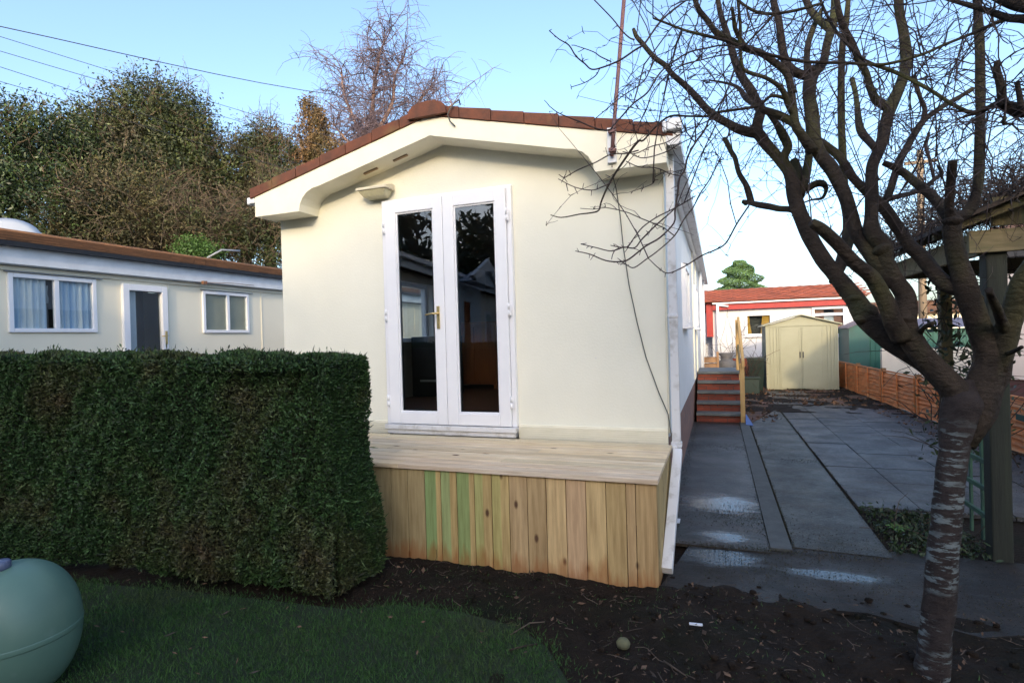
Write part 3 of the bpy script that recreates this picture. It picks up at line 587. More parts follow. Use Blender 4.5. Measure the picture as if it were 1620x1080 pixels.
# ------------------------------------------------------------------ DECK
deck = thing('timber_deck', (-2, 3.9, 0), 'new pine timber deck with vertical board sides below the french doors', 'deck')
DY0, DXR, DXL, DT = 3.325, -.358, -3.6, .645
bounds = [560+v/2.454 for v in (278, 340, 402, 470, 537, 605, 675, 748, 825, 902, 980, 1058, 1095, 1180)]
bx_ = [atY(q, 820, DY0).x for q in bounds]; bx_[-1] = DXR
while bx_[0] > DXL: bx_.insert(0, bx_[0]-.135)
G = {3: (.50, .95, .75), 4: (.62, 1.0, .85), 5: (.55, .95, .72), 6: (.80, 1.05, .8), 7: (.85, 1., .75)}
off = len(bx_)-14-3
w = MB(); 
for i in range(len(bx_)-1):
    k = i-off; base = G.get(k, None); t_ = random.uniform(.85, 1.15)
    col = tuple(c*1.0 for c in base) if base else (t_, t_*random.uniform(.92, 1.), t_*random.uniform(.85, 1.05))
    if k < 3: col = (.72, .78, .8)
    x0, x1 = bx_[i]+.0025, bx_[i+1]-.0025
    if base:       # green preservative streak on part of the board
        xm_ = x0+(x1-x0)*random.uniform(.45, .75); w.box(x0, xm_, DY0, DY0+.02, -.02, DT-.03, col); w.box(xm_, x1, DY0, DY0+.02, -.02, DT-.03, (.95, .95, .8))
    else: w.box(x0, x1, DY0, DY0+.02+random.uniform(0, .002), -.02, DT-.03, col)
w.build('front_cladding', 'plank_front', deck)
w = MB(); yy = DY0+.022
while yy < Y0-.12:
    t_ = random.uniform(.8, 1.1); w.box(DXR-.02, DXR, yy+.002, min(yy+.12, Y0-.09)-.002, -.02, DT-.03, (t_*.9, t_*.92, t_*.8)); yy += .12
w.build('side_cladding', 'plank_front', deck)
w = MB(); nb = 9; bw_ = (Y0-.088-(DY0-.025))/nb
for i in range(nb):
    y0 = DY0-.025+i*bw_; t_ = random.uniform(.82, 1.12)
    cuts = [DXL, random.uniform(-2.9, -1.2), DXR+.012]
    for a, b_ in zip(cuts, cuts[1:]):
        t_ = random.uniform(.85, 1.1); c_ = (t_, t_*random.uniform(.96, 1.02), t_*random.uniform(.9, 1.05))
        w.box(a+.001, b_-.001, y0+.0025, y0+bw_-.0025, DT-.028, DT-.004, c_)
        ng = 5
        for q in range(ng): gy = y0+.008+q*(bw_-.016)/ng; w.box(a+.001, b_-.001, gy+.0015, gy+(bw_-.016)/ng-.0015, DT-.0045, DT, c_)
w.build('deck_boards', 'plank_top', deck)
w = MB(); w.box(DXL, DXR-.03, DY0+.03, DY0+.08, .35, DT-.03); w.box(DXL, DXR+.0, DY0+.005, DY0+.03, -.04, -.022); 
w.build('joist', 'plank_front', deck)
# ------------------------------------------------------------------ HEDGE
hedge = thing('hedge', (-3.8, 3.0, 0), 'dense clipped dark green conifer hedge with a flat top in front of the park home', 'hedge')
HX0, HX1, HY0, HY1 = -9., -2.17, 2.62, 3.02
def htop(x): return 1.40+.02*(HX1-x)+.015*math.sin(x*3)
nF = 150000
z = rng.uniform(.02, 1.0, nF); xe_ = HX1+.12*(1-z); x = np.where(rng.uniform(size=nF) < .72, rng.uniform(0, 1, nF)*3.1, rng.uniform(0, 1, nF)*(HX1-HX0)); x = xe_-x
bulge = .05*np.sin(x*2.1+z*3)+.03*np.sin(x*5.3-z*7)+.018*np.sin(x*23+z*11)*np.sin(z*19-x*7)+.012*np.sin(x*47-z*31)
z = np.where(rng.uniform(size=nF) < .05, rng.uniform(.95, 1., nF), z); ht = 1.40+.02*(HX1-x); zz = .03+z*(ht-.03); yb = HY0+.10*(z-.25)-bulge+rng.exponential(.02, nF)-.012+np.where(z < .12, .07*(1-z/.12), 0)-.02
Pf = np.column_stack([x, yb, zz]); Df = np.column_stack([rng.normal(0, .75, nF), -.55+rng.normal(0, .5, nF), .3+rng.normal(0, .7, nF)])
nT = 42000; x = rng.uniform(HX0, HX1, nT); y = rng.uniform(HY0+.02, HY1, nT); zt = 1.40+.02*(HX1-x)-rng.exponential(.015, nT)+.02+.02*np.sin(x*7)*np.sin(y*9+x)+.014*np.sin(x*19+y*5)+np.where(rng.uniform(size=nT) < .012, rng.uniform(0, .05, nT), 0)
Pt = np.column_stack([x, y, zt]); Dt = np.column_stack([rng.normal(0, .5, nT), rng.normal(0, .5, nT), 1.+rng.normal(0, .3, nT)])
nR = 34000; y = rng.uniform(HY0, HY1, nR); z = rng.uniform(.03, 1., nR); xr = HX1+.12*(1-z)+.03*np.sin(z*9+y*4)-rng.exponential(.02, nR)+.012
Pr = np.column_stack([xr, y, z*1.40]); Dr = np.column_stack([.7+rng.normal(0, .3, nR), rng.normal(0, .45, nR), .5+rng.normal(0, .5, nR)])
P = np.concatenate([Pf, Pt, Pr]); P[:, 1] += .13*np.minimum(P[:, 0]+2.2, 0); D = unit(np.concatenate([Df, Dt, Dr])); n = len(P); s = rng.uniform(.007, .019, n)[:, None]; S_ = unit(np.cross(D, rng.normal(size=(n, 3))))
V, Fq = leafmesh(P+D*s*.5, D*s, S_*s*.48)
# longer loose sprays
q = rng.choice(n, 3500); Ps = P[q]; D2 = unit(D[q]+rng.normal(size=(3500, 3))*.3); s2 = rng.uniform(.02, .04, 3500)[:, None]; V2, F2 = leafmesh(Ps+D2*s2, D2*s2, unit(np.cross(D2, rng.normal(size=(3500, 3))))*s2*.14)
V, Fq = merge([(V, Fq), (V2, F2)])
npmesh('foliage', V, Fq, 'hedge_green', hedge)
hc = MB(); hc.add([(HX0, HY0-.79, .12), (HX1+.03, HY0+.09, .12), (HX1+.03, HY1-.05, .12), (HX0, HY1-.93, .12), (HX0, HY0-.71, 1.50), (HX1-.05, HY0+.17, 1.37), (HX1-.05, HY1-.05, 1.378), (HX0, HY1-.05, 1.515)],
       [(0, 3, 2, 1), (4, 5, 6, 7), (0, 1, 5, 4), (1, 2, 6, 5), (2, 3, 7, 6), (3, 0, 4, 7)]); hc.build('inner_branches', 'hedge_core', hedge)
for k in range(9): xx = HX1-.3-k*.75; MB().tube([(xx, 2.85+.13*(xx+2.2), -.03), (xx+.02, 2.85+.13*(xx+2.2), .2)], [.045, .035], 8).build('stem', 'bark', hedge)
# ------------------------------------------------------------------ GAS TANK
tc = atD(22, 1002, 2.42); rh, rv = .243, .300; tcz = .275
tank = thing('gas_tank', (tc.x, tc.y, 0), 'pale green domed gas tank beside the hedge at the lawn edge', 'gas tank')
prof = [(.001, tcz-rv)]+[(rh*math.cos(a)**.85, tcz+rv*math.sin(a)) for a in [R(-86+172*i/30) for i in range(31)]]+[(.001, tcz+rv)]
MB().lathe(prof, (tc.x, tc.y, 0), 56).build('tank_body', 'tank', tank)
vd = Vector((-tc.x, -tc.y, 0)).normalized(); vs = Vector((-vd.y, vd.x, 0))
if vs.x > 0: vs = -vs
cq = Vector((tc.x, tc.y, tcz+rv-.012))+vs*.035+vd*.03
MB().lathe([(rh*1.004, tcz-.012), (rh*1.007, tcz-.008), (rh*1.007, tcz+.008), (rh*1.004, tcz+.012)], (tc.x, tc.y, 0), 48).build('weld_seam', 'tank', tank)
MB().lathe([(.03, 0), (.036, .012), (.036, .035), (.028, .042), (.001, .044)], cq, 18).build('valve_cap', 'tank_cap', tank)
sp = [Vector((tc.x, tc.y, tcz))+vs*.06+(vd*(rh-.02)*math.cos(R(q)))+Vector((0, 0, (rv+.004)*math.sin(R(q)))) for q in (74, 60, 45, 30, 15)]
MB().tube(sp, [.009]*5, 8).build('feed_pipe', 'tank_strap', tank)
# ------------------------------------------------------------------ LEFT BUNGALOW
lb = thing('bungalow', (-7.9, 6, 0), 'cream bungalow with a low brown tiled roof behind the hedge on the left', 'bungalow')
BXw = -7.86; BY0, BY1 = 1.5, 17.5; U0 = 3.97
Wn = [(U0+.06, U0+1.05, 1.73, 2.44), (U0+2.69, U0+3.63, 1.72, 2.41)]; Dn = (U0+1.39, U0+2.06, .55, 2.42)
w = MB(); cuts = sorted([Wn[0][0], Wn[0][1], Dn[0], Dn[1], Wn[1][0], Wn[1][1]]); T2 = .1
w.box(BXw-T2, BXw, BY0, cuts[0], .4, 2.75)
for k in range(1, 5, 2): w.box(BXw-T2, BXw, cuts[k], cuts[k+1], .4, 2.75)
w.box(BXw-T2, BXw, cuts[5], BY1, .4, 2.75)
for (a, b_, c_, d_) in Wn+[Dn]: w.box(BXw-T2, BXw, a, b_, d_, 2.75); w.box(BXw-T2, BXw, a, b_, .4, c_)
w.box(BXw-4.2, BXw-T2, BY0, BY0+.1, .4, 2.75); w.box(BXw-4.2, BXw-T2, BY1-.1, BY1, .4, 2.75); w.box(BXw-4.3, BXw-4.2, BY0, BY1, .4, 2.75)
w.build('wall', 'cream_panel', lb)
w = MB(); yv = BY0+.3
while yv < BY1:
    if not any(a-.03 < yv < b_+.03 for (a, b_, _, _) in Wn+[Dn]): w.box(BXw+.0005, BXw+.008, yv, yv+.02, .4, 2.5)
    yv += .61
w.box(BXw+.0005, BXw+.03, BY0, BY1, 2.47, 2.52); w.build('panel_strips', 'cream_panel', lb)
B(BXw-4.2, BXw-.05, BY0+.05, BY1-.05, -.05, .4).build('brick_base', 'brick_pink', lb)
B(BXw+.10, BXw+.13, BY0-.2, BY1+.2, 2.535, 2.735).build('fascia_board', 'white_paint', lb); B(BXw+.001, BXw+.10, BY0-.2, BY1+.2, 2.525, 2.54).build('soffit', 'white_paint', lb)
w = MB(); gpz = 2.735
w.prism([(BXw+.135, BY0-.2, gpz), (BXw+.23, BY0-.2, gpz), (BXw+.24, BY0-.2, gpz+.05), (BXw+.135, BY0-.2, gpz+.05)], (0, BY1-BY0+.4, 0)); w.build('gutter', 'black_plastic', lb)
w = MB(); n_ = int((BY1-BY0+.4)/.22); tiled(w, (BXw+.2, BY0-.2, 2.79), (0, 1, 0), (-2.3, 0, .51), n_, 18, .22, .131, lift=.022, thick=.018, prof=1, wave=0); w.prism([(BXw+.2, BY0-.2, 2.775), (BXw-2.1, BY0-.2, 3.27), (BXw-2.1, BY0-.2, 3.28), (BXw+.2, BY0-.2, 2.785)], (0, BY1-BY0+.4, 0))
w.prism([(BXw-4.4, BY0-.2, 2.775), (BXw-2.1, BY0-.2, 3.27), (BXw-2.1, BY0-.2, 3.28), (BXw-4.4, BY0-.2, 2.785)], (0, BY1-BY0+.4, 0))
w.tube([(BXw-2.1, BY0-.2, 3.28), (BXw-2.1, BY1+.2, 3.28)], .07, 8); w.build('roof', 'tile_brown', lb)
w = MB(); w.prism([(BXw-4.2, BY0+.02, 2.75), (BXw, BY0+.02, 2.75), (BXw-2.1, BY0+.02, 3.26)], (0, .05, 0)); w.build('gable', 'cream_panel', lb)
def wavy(mb, x, y0, y1, z0, z1, amp=.018, n=40, ph=0.):
    for i in range(n):
        a, b_ = y0+(y1-y0)*i/n, y0+(y1-y0)*(i+1)/n; xa, xb = x+amp*math.sin(i*.9+ph), x+amp*math.sin((i+1)*.9+ph)
        mb.add([(xa, a, z0), (xb, b_, z0), (xb, b_, z1), (xa, a, z1), (xa-.004, a, z0), (xb-.004, b_, z0), (xb-.004, b_, z1), (xa-.004, a, z1)], [(0, 1, 2, 3), (7, 6, 5, 4)], smooth=False)
w1 = window(lb, 'X+', *Wn[0], BXw, (.52,), .05, depth=.03, sill=False, cap=True); w = MB(); wavy(w, BXw-.03, Wn[0][0]+.03, Wn[0][0]+.43, 1.75, 2.42); wavy(w, BXw-.03, Wn[0][0]+.52, Wn[0][1]-.03, 1.75, 2.42, ph=2); w.build('curtain', 'curtain_blue', w1)
w = MB(); w.tube([(BXw-.06, Wn[0][0]+.44, 2.1), (BXw-.06, Wn[0][0]+.44, 2.16), (BXw-.06, Wn[0][0]+.44, 2.22), (BXw-.06, Wn[0][0]+.44, 2.32)], [.02, .024, .012, .02], 10); w.build('lantern', 'lamp_grey', w1)
w2 = window(lb, 'X+', *Wn[1], BXw, (.53,), .05, depth=.03, sill=False, cap=True); w = MB(); wavy(w, BXw-.02, Wn[1][0]+.03, Wn[1][1]-.03, 1.75, 2.36, .002, 20)
w.build('blind', 'blind', w2)
# door of the bungalow
f = MB(); a, b_, c_, d_ = Dn; f.box(BXw-.03, BXw+.05, a, a+.09, c_, d_); f.box(BXw-.03, BXw+.05, b_-.09, b_, c_, d_); f.box(BXw-.03, BXw+.05, a+.09, b_-.09, d_-.09, d_); f.box(BXw-.03, BXw+.05, a+.09, b_-.09, c_, c_+.15)
ld = f.build('glazed_door', 'white_upvc', lb, bevel=.006); B(BXw-.005, BXw+.005, a+.09, b_-.09, c_+.15, d_-.09).build('pane', 'glass', ld)
w = MB(); wavy(w, BXw-.05, a+.09, a+.24, c_+.15, d_-.1, .01, 10); w.build('curtain', 'curtain_pale', ld); B(BXw-.5, BXw-.48, a, b_, c_, d_).build('unlit_room_panel', 'black', ld)  # black sheet behind the door pane is painted interior darkness
MB().box(BXw+.052, BXw+.062, b_-.06, b_-.03, 1.55, 1.75).tube([(BXw+.09, b_-.045, 1.68), (BXw+.09, b_-.14, 1.67)], .008).build('handle', 'brass', ld)
MB().box(BXw+.135, BXw+.18, 6.55, 6.62, 2.50, 2.55).tube([(BXw+.15, 6.6, 2.53), (BXw+.16, 7.1, 2.56), (BXw+.16, 7.6, 2.56)], .004, 5).build('cable_clip', 'terracotta', lb)
MB().tube([(BXw-1.4, 8.0, 3.22), (BXw-1.3, 8.25, 3.40), (BXw-1.2, 8.6, 3.42)], .02, 6).build('roof_pipe', 'lamp_grey', lb)
# grey dome behind the bungalow roof ridge at far left
p = atX(5, 352, -10.6)
dm = thing('satellite_dish', (p.x, p.y, 3.0), 'grey satellite dish poking up behind the brown roof at the far left', 'satellite dish')
dz_ = MB(); dz_.lathe([(.01, .12), (.2, .10), (.38, .05), (.5, 0), (.495, -.01), (.37, .04), (.2, .09), (.01, .11)], (p.x, p.y, p.z-.32), 28, (.7, -.6, .5)); dz_.build('reflector', 'dish', dm)
MB().tube([(p.x, p.y, 2.3), (p.x, p.y, p.z-.2)], .03).build('mast', 'steel', dm)
# ------------------------------------------------------------------ STEPS
steps = thing('brick_steps', (-.0, 10.2, 0), 'five red brick steps with grey stone treads up the side of the park home', 'steps')
rb, tb = MB(), MB(); zt = 0; SY = 9.72
for k in range(5):
    y0 = SY+k*.26; ztp = .155*(k+1); y1 = SY+5*.26+1.0
    rb.box(XR+.02, .35, y0+.02, y1 if k == 4 else y0+.28, -.02, ztp-.045)
    yy1 = y0+.30 if k < 4 else y1
    tb.box(XR+.015, .37, y0-.015, yy1, ztp-.045+.001, ztp)
rb.build('brickwork', 'brick_red', steps)
tb.build('treads', 'tread', steps, bevel=.008)
hr = thing('handrail', (.38, 9.7, 0), 'new pine handrail with posts beside the brick steps', 'handrail')
MB().box(.325, .395, 9.66, 9.73, -.02, .98).build('post', 'new_timber', hr, bevel=.004); MB().box(.32, .39, 11.2, 11.27, .0, 1.72).build('post', 'new_timber', hr, bevel=.004)
MB().prism([(.355, 9.60, .92), (.355, 9.60, 1.03), (.355, 11.35, 1.78), (.355, 11.35, 1.67)], (.045, 0, 0)).build('rail', 'new_timber', hr, bevel=.004)
MB().prism([(.345, 9.74, .45), (.345, 9.74, .54), (.345, 11.2, 1.26), (.345, 11.2, 1.17)], (.03, 0, 0)).build('rail', 'weathered_timber', hr, bevel=.004)
bs = MB().prism([(.40, 9.45, .015), (.50, 9.40, .015), (.49, 9.65, .02), (.41, 9.67, .15)], (-.01, .01, .012)).build('plastic_sheet', 'bluesheet'); tag(bs, 'scrap of blue plastic sheet at the foot of the handrail post', 'plastic sheet')
# ------------------------------------------------------------------ CREAM METAL SHED
A_, B_ = atZ(1213, 617), atZ(1327, 616); shw = (B_-A_).length; SYs = (A_.y+B_.y)/2; SX0, SX1 = A_.x+.02, B_.x-.02; SE, SA = 1.62, 1.85
shed = thing('metal_shed', ((SX0+SX1)/2, SYs, 0), 'small cream metal shed with double doors and a low gable', 'shed')
w = MB(); xm = (SX0+SX1)/2
w.prism([(SX0, SYs, -.02), (SX1, SYs, -.02), (SX1, SYs, SE), (xm, SYs, SA), (SX0, SYs, SE)], (0, .02, 0)); w.box(SX1-.02, SX1, SYs+.02, SYs+1.4, -.02, SE); w.box(SX0+.02, SX1-.02, SYs+1.38, SYs+1.4, -.02, SE)
k = 0
for x in np.arange(SX0+.02, SX1-.03, .075):
    inside = xm-.52 < x < xm+.52
    if not inside: w.box(x, x+.035, SYs-.022, SYs-.001, .02, SE-.03)
w.box(SX0-.005, SX0+.03, SYs-.018, SYs-.001, 0, SE); w.box(SX1-.03, SX1+.005, SYs-.018, SYs-.001, 0, SE); w.box(SX0+.03, SX1-.03, SYs-.02, SYs-.0005, SE-.03, SE+.02)
w.build('walls', 'shed_cream', shed)
w = MB(); w.box(SX0, SX0+.02, SYs+.02, SYs+1.4, -.02, SE); w.build('side_wall', 'shed_green', shed)
w = MB()
for s in (-1, 1):
    ex = xm+s*(shw/2+.06); ez = SE-.02
    w.prism([(ex, SYs-.09, ez), (xm, SYs-.09, SA+.01), (xm, SYs-.09, SA+.035), (ex, SYs-.09, ez+.03)], (0, 1.6, 0))
w.build('roof', 'shed_cream', shed)
for (a, b_) in ((xm-.50, xm-.004), (xm+.004, xm+.50)):
    w = MB(); w.box(a, b_, SYs-.022, SYs-.012, .04, SE-.05); w.box(a+.03, a+.05, SYs-.028, SYs-.0225, .06, SE-.07); w.box(b_-.05, b_-.03, SYs-.028, SYs-.0225, .06, SE-.07)
    dd = w.build('shed_door', 'shed_cream', shed, bevel=.003)
    hx = b_-.03 if a < xm-.1 else a+.03; MB().box(hx-.012, hx+.012, SYs-.05, SYs-.023, .80, .95).build('handle', 'black_plastic', dd)
# ------------------------------------------------------------------ RED-TRIMMED BUNGALOW
rbY = 19.; rbg = thing('bungalow', (2, rbY, 0), 'white bungalow with red fascia and red tiled roof beyond the cream shed', 'bungalow')
RX0, RX1 = -.15, 4.05
w = MB(); wins = [(.83, 1.62, 1.34, 2.05), (2.72, 3.62, 1.28, 2.17)]
w.box(RX0, wins[0][0], rbY, rbY+.12, .35, 2.5); w.box(wins[0][1], wins[1][0], rbY, rbY+.12, .35, 2.5); w.box(wins[1][1], RX1, rbY, rbY+.12, .35, 2.5)
for a, b_, c_, d_ in wins: w.box(a, b_, rbY, rbY+.12, .35, c_); w.box(a, b_, rbY, rbY+.12, d_, 2.5)
w.box(RX1-.1, RX1, rbY+.12, rbY+4, .35, 2.5); w.box(-6, RX0, rbY+.6, rbY+.7, .35, 2.5); w.box(-6, RX1, rbY+3.9, rbY+4, .35, 2.5); w.box(RX0, RX0+.1, rbY+.12, rbY+.7, .35, 2.5); w.build('wall', 'white_wall', rbg)
B(RX0+.02, RX1-.02, rbY+.03, rbY+.1, -.05, .35).build('brick_base', 'brick_red', rbg)
w = MB(); w.box(RX0+.02, RX1+.05, rbY-.16, rbY-.13, 2.20, 2.38); w.box(-6, -.22, rbY+.42, rbY+.45, 2.15, 2.45); w.box(-.32, -.12, rbY-.10, rbY+.4, 1.35, 2.48); w.build('fascia_board', 'red_paint', rbg)
w = MB(); w.box(RX0+.02, RX1+.05, rbY-.25, rbY-.165, 2.385, 2.44); w.tube([(.02, rbY-.2, 2.4), (.02, rbY-.2, .2)], .045, 8); w.tube([(.02, rbY-.2, 2.36), (.35, rbY-.25, 2.30)], .03, 8); w.build('gutter', 'white_upvc', rbg)
w = MB(); w.box(-6, RX1+.1, rbY-.12, rbY+4.1, 2.42, 2.45); tiled(w, (-6, rbY-.3, 2.45), (1, 0, 0), (0, 2.1, .52), 34, 10, .30, .217, wave=.008); w.prism([(-6, rbY-.28, 2.44), (-6, rbY+1.9, 2.98), (-6, rbY+4.1, 2.46)], (10.15, 0, 0)); w.build('roof', 'tile_bright', rbg)
rw = window(rbg, 'Y', *wins[0], rbY, (), .07); w = MB()
w.prism([(.91, rbY+.05, 1.41), (1.03, rbY+.05, 1.41), (.98, rbY+.05, 1.7), (.96, rbY+.05, 1.98), (.91, rbY+.05, 1.98)], (0, .01, 0)); w.prism([(1.54, rbY+.05, 1.41), (1.28, rbY+.05, 1.41), (1.34, rbY+.05, 1.98), (1.54, rbY+.05, 1.98)], (0, .01, 0)); w.build('curtain', 'curtain_orange', rw)
rw = window(rbg, 'Y', *wins[1], rbY, (), .07); B(2.79, 3.55, rbY-.045, rbY+.02, 1.90, 1.98).build('transom', 'white_upvc', rw, bevel=.005); w = MB(); w.box(2.79, 3.05, rbY+.05, rbY+.06, 1.35, 2.10); w.box(3.32, 3.55, rbY+.05, rbY+.06, 1.35, 2.10); w.build('curtain', 'curtain_brown', rw); B(3.05, 3.32, rbY+.08, rbY+.09, 1.35, 1.9).build('blind', 'curtain_pale', rw)
rw = window(rbg, 'Y', -.75, -.33, 1.3, 2.1, rbY+.6, (), .06)
# garden things near the red bungalow
ur = thing('planter', (.55, 14., 0), 'grey stone urn planter behind the top of the steps', 'planter')
p = atY(1150, 590, 14.); MB().lathe([(.16, 0), (.18, .25), (.13, .45), (.2, .62), (.22, .8), (.14, .82), (.12, .9), (.2, 1.0)], (p.x, 14., .0), 14).build('urn', 'pot', ur)
cr = thing('wooden_planter', (.1, 13.6, 0), 'slatted timber planter beside the far wall of the park home', 'planter'); p = atY(1127, 590, 13.6)
w = MB()
for k in range(6): w.box(p.x-.17, p.x+.15, 13.5, 13.8, .05+k*.15, .17+k*.15)
w.box(p.x+.10, p.x+.15, 13.46, 13.5, 0, 1.05); w.build('slats', 'wood_crate', cr)
gb = thing('garden_bin', (.93, 15.3, 0), 'dark green plastic bin wedged beside the cream shed', 'bin')
MB().add([(.76, 15.1, 0), (1.04, 15.1, 0), (1.04, 15.5, 0), (.76, 15.5, 0), (.70, 15.02, .78), (1.08, 15.02, .78), (1.08, 15.55, .78), (.70, 15.55, .78)], [(0, 3, 2, 1), (0, 1, 5, 4), (1, 2, 6, 5), (2, 3, 7, 6), (3, 0, 4, 7), (4, 5, 6, 7)]).build('bin_body', 'green_bin', gb, bevel=.01)
MB().box(.68, 1.09, 15.0, 15.57, .785, .83).build('bin_lid', 'green_bin', gb, bevel=.01)
p = atY(1185, 585, 14.4); tb_ = thing('plastic_crate', (p.x, 14.4, 0), 'low teal plastic trough in front of the green bin', 'crate'); MB().box(p.x-.14, p.x+.22, 14.3, 14.6, 0, .36).box(p.x-.16, p.x+.24, 14.27, 14.63, .36, .40).build('trough', 'green_plastic', tb_, bevel=.01)
br_ = thing('low_brick_wall', (.6, 16.6, 0), 'low red brick wall behind the green bin', 'wall'); B(.1, 1.1, 16.6, 16.75, -.02, .75).build('wall_face', 'brick_red', br_)
def shrub(name, label, base, n, h, spread, mat='dark_twig', r=.006):
    t = thing(name, base, label, 'shrub'); P0 = np.tile(np.array(base), (n, 1))+rng.normal(size=(n, 3))*[.04, .04, 0]; D = np.column_stack([rng.normal(0, spread, n), rng.normal(0, spread, n), np.ones(n)])
    PL, RR = curvy(P0, D, rng.uniform(.6, 1, n)*h, 6, .5, 0, r, r*.4); q = rng.integers(0, n, n*4); kk = rng.integers(2, 6, n*4); PL2, RR2 = curvy(PL[q, kk], rng.normal(size=(n*4, 3))+[0, 0, .6], h*.35, 4, .5, 0, r*.6, r*.3)
    v, f = merge([strands(PL, RR), strands(PL2, RR2)]); npmesh('stems', v, f, mat, t); return t
p = atY(1192, 600, 14.9); shrub('bare_shrub', 'leafless dark shrub against the white wall left of the cream shed', (p.x-.12, 14.6, .0), 12, 1.15, .14, r=.010)
shrub('bare_shrub', 'thin leafless climber on the white wall beside the white downpipe', (.35, 18.6, 0), 12, 2.1, .18, r=.010)
# ------------------------------------------------------------------ GREEN SHEDS, FENCES, FAR HOUSES
gs = thing('green_shed', (4.4, 18, 0), 'dark green shed with a grey purple roof behind the fence', 'shed')
w = MB(); w.box(3.42, 3.9, 17.6, 20, 0, 1.5); w.prism([(3.42, 17.6, 1.5), (4.35, 17.6, 1.5), (3.9, 17.6, 1.72)], (0, 2.4, 0)); w.build('gable_end', 'shed_green', gs)
w = MB(); w.box(3.901, 6.3, 17.7, 20, 0, 1.42)
for x in np.arange(3.95, 6.25, .12): w.box(x, x+.05, 17.685, 17.699, 0, 1.42)
w.build('wall', 'green_mid', gs)
w = MB(); w.prism([(3.95, 17.55, 1.45), (3.95, 18.9, 1.72), (3.95, 20.1, 1.45)], (2.45, 0, 0)); w.prism([(3.38, 17.52, 1.49), (3.9, 17.52, 1.735), (3.9, 17.52, 1.76), (3.36, 17.52, 1.515)], (0, 2.5, 0)); w.build('roof', 'shed_roof', gs)
cw = thing('garden_wall', (4.6, 16.8, 0), 'low cream garden wall in front of the green shed', 'wall'); B(4.0, 6.2, 16.8, 16.95, 0, .95).build('wall_face', 'beige_wall', cw)
fb_ = thing('bungalow', (8.5, 30, 0), 'distant cream bungalow with a plain brown roof', 'bungalow')
B(6.3, 14, 30, 34, 0, 2.1).build('wall', 'cream_panel', fb_)
w = MB(); tiled(w, (6.0, 29.7, 2.1), (1, 0, 0), (0, 2.3, .62), 27, 8, .31, .31); w.prism([(6.0, 29.7, 2.08), (6.0, 32, 2.70), (6.0, 34.3, 2.08)], (8.5, 0, 0)); w.build('roof', 'tile_brown', fb_)
window(fb_, 'Y', 7.5, 8.7, 1.0, 1.8, 29.99, (.5,), .07)
# fence panels (waney lap)
FA, FB = Vector((3.32, 5.6, 0)), Vector((2.93, 16.3, 0)); FL = (FB-FA).length; npan = 6; pl = FL/npan; fd = (FB-FA).normalized(); fn = Vector((-fd.y, fd.x, 0))
if fn.x > 0: fn = -fn
names = ['nearest the arbour and partly hidden by its post', 'second from the arbour, behind the cherry trunk', 'third from the arbour, left of the cherry trunk', 'in the middle of the row beside the paving', 'second nearest the cream shed', 'right beside the cream shed']
def fence_panel(i):
    a = FA+fd*(pl*i); t = thing('fence_panel', (a.x, a.y, 0), 'low orange lap fence panel '+names[i], 'fence', 'low lap panels along the paving'); t.rotation_euler.z = 0
    def pt(u, n_, z): q = a+fd*u+fn*n_; return Vector((q.x, q.y, z))
    w = MB(); hgt = .60; nb_ = 8
    for k in range(nb_):
        z0 = .03+k*hgt/nb_*.96; z1 = z0+hgt/nb_*1.15; nseg = 9; ofs = random.random()*9
        for s in range(nseg):
            u0, u1 = .05+(pl-.1)*s/nseg, .05+(pl-.1)*(s+1)/nseg; e0, e1 = .008*math.sin(s*1.1+ofs), .008*math.sin((s+1)*1.1+ofs)
            vs = [pt(u0, .048, z0+e0), pt(u1, .048, z0+e1), pt(u1, .006, z1), pt(u0, .006, z1), pt(u0, .0, z0+e0), pt(u1, .0, z0+e1), pt(u1, -.002, z1), pt(u0, -.002, z1)]
            w.add(vs, [(1, 0, 3, 2), (4, 5, 6, 7), (0, 1, 5, 4), (3, 7, 6, 2)])
    w.build('slats', 'fence_timber', t)
    def bar(mb, u0, u1, n0, n1, z0, z1): mb.add([pt(u0, n0, z0), pt(u1, n0, z0), pt(u1, n1, z0), pt(u0, n1, z0), pt(u0, n0, z1), pt(u1, n0, z1), pt(u1, n1, z1), pt(u0, n1, z1)], [(0, 1, 2, 3), (7, 6, 5, 4), (0, 4, 5, 1), (1, 5, 6, 2), (2, 6, 7, 3), (3, 7, 4, 0)])
    w = MB(); bar(w, .045, pl-.045, .0, .035, .64, .665)
    for u in (.05, pl*.5, pl-.09): bar(w, u, u+.035, .040, .062, .03, .64)
    w.build('battens', 'fence_timber', t)
    w = MB(); bar(w, -.035, .035, -.03, .045, -.05, .70); w.build('post', 'fence_post', t)
    if i == 1: w = MB(); bar(w, .25, .55, .045, .05, .40, .47); w.build('panel_tag', 'green_tag', t)
    return t
for i in range(npan): fence_panel(i)
# fence return beside the shed (lit end)
fr = thing('fence_panel', (2.95, 16.4, 0), 'short dark fence return closing the gap behind the cream shed', 'fence'); w = MB()
for k in range(8): w.box(2.78, 2.95, 16.42-.002*k, 16.44-.002*k, .03+k*.075, .11+k*.075)
w.build('slats', 'fence_timber', fr)
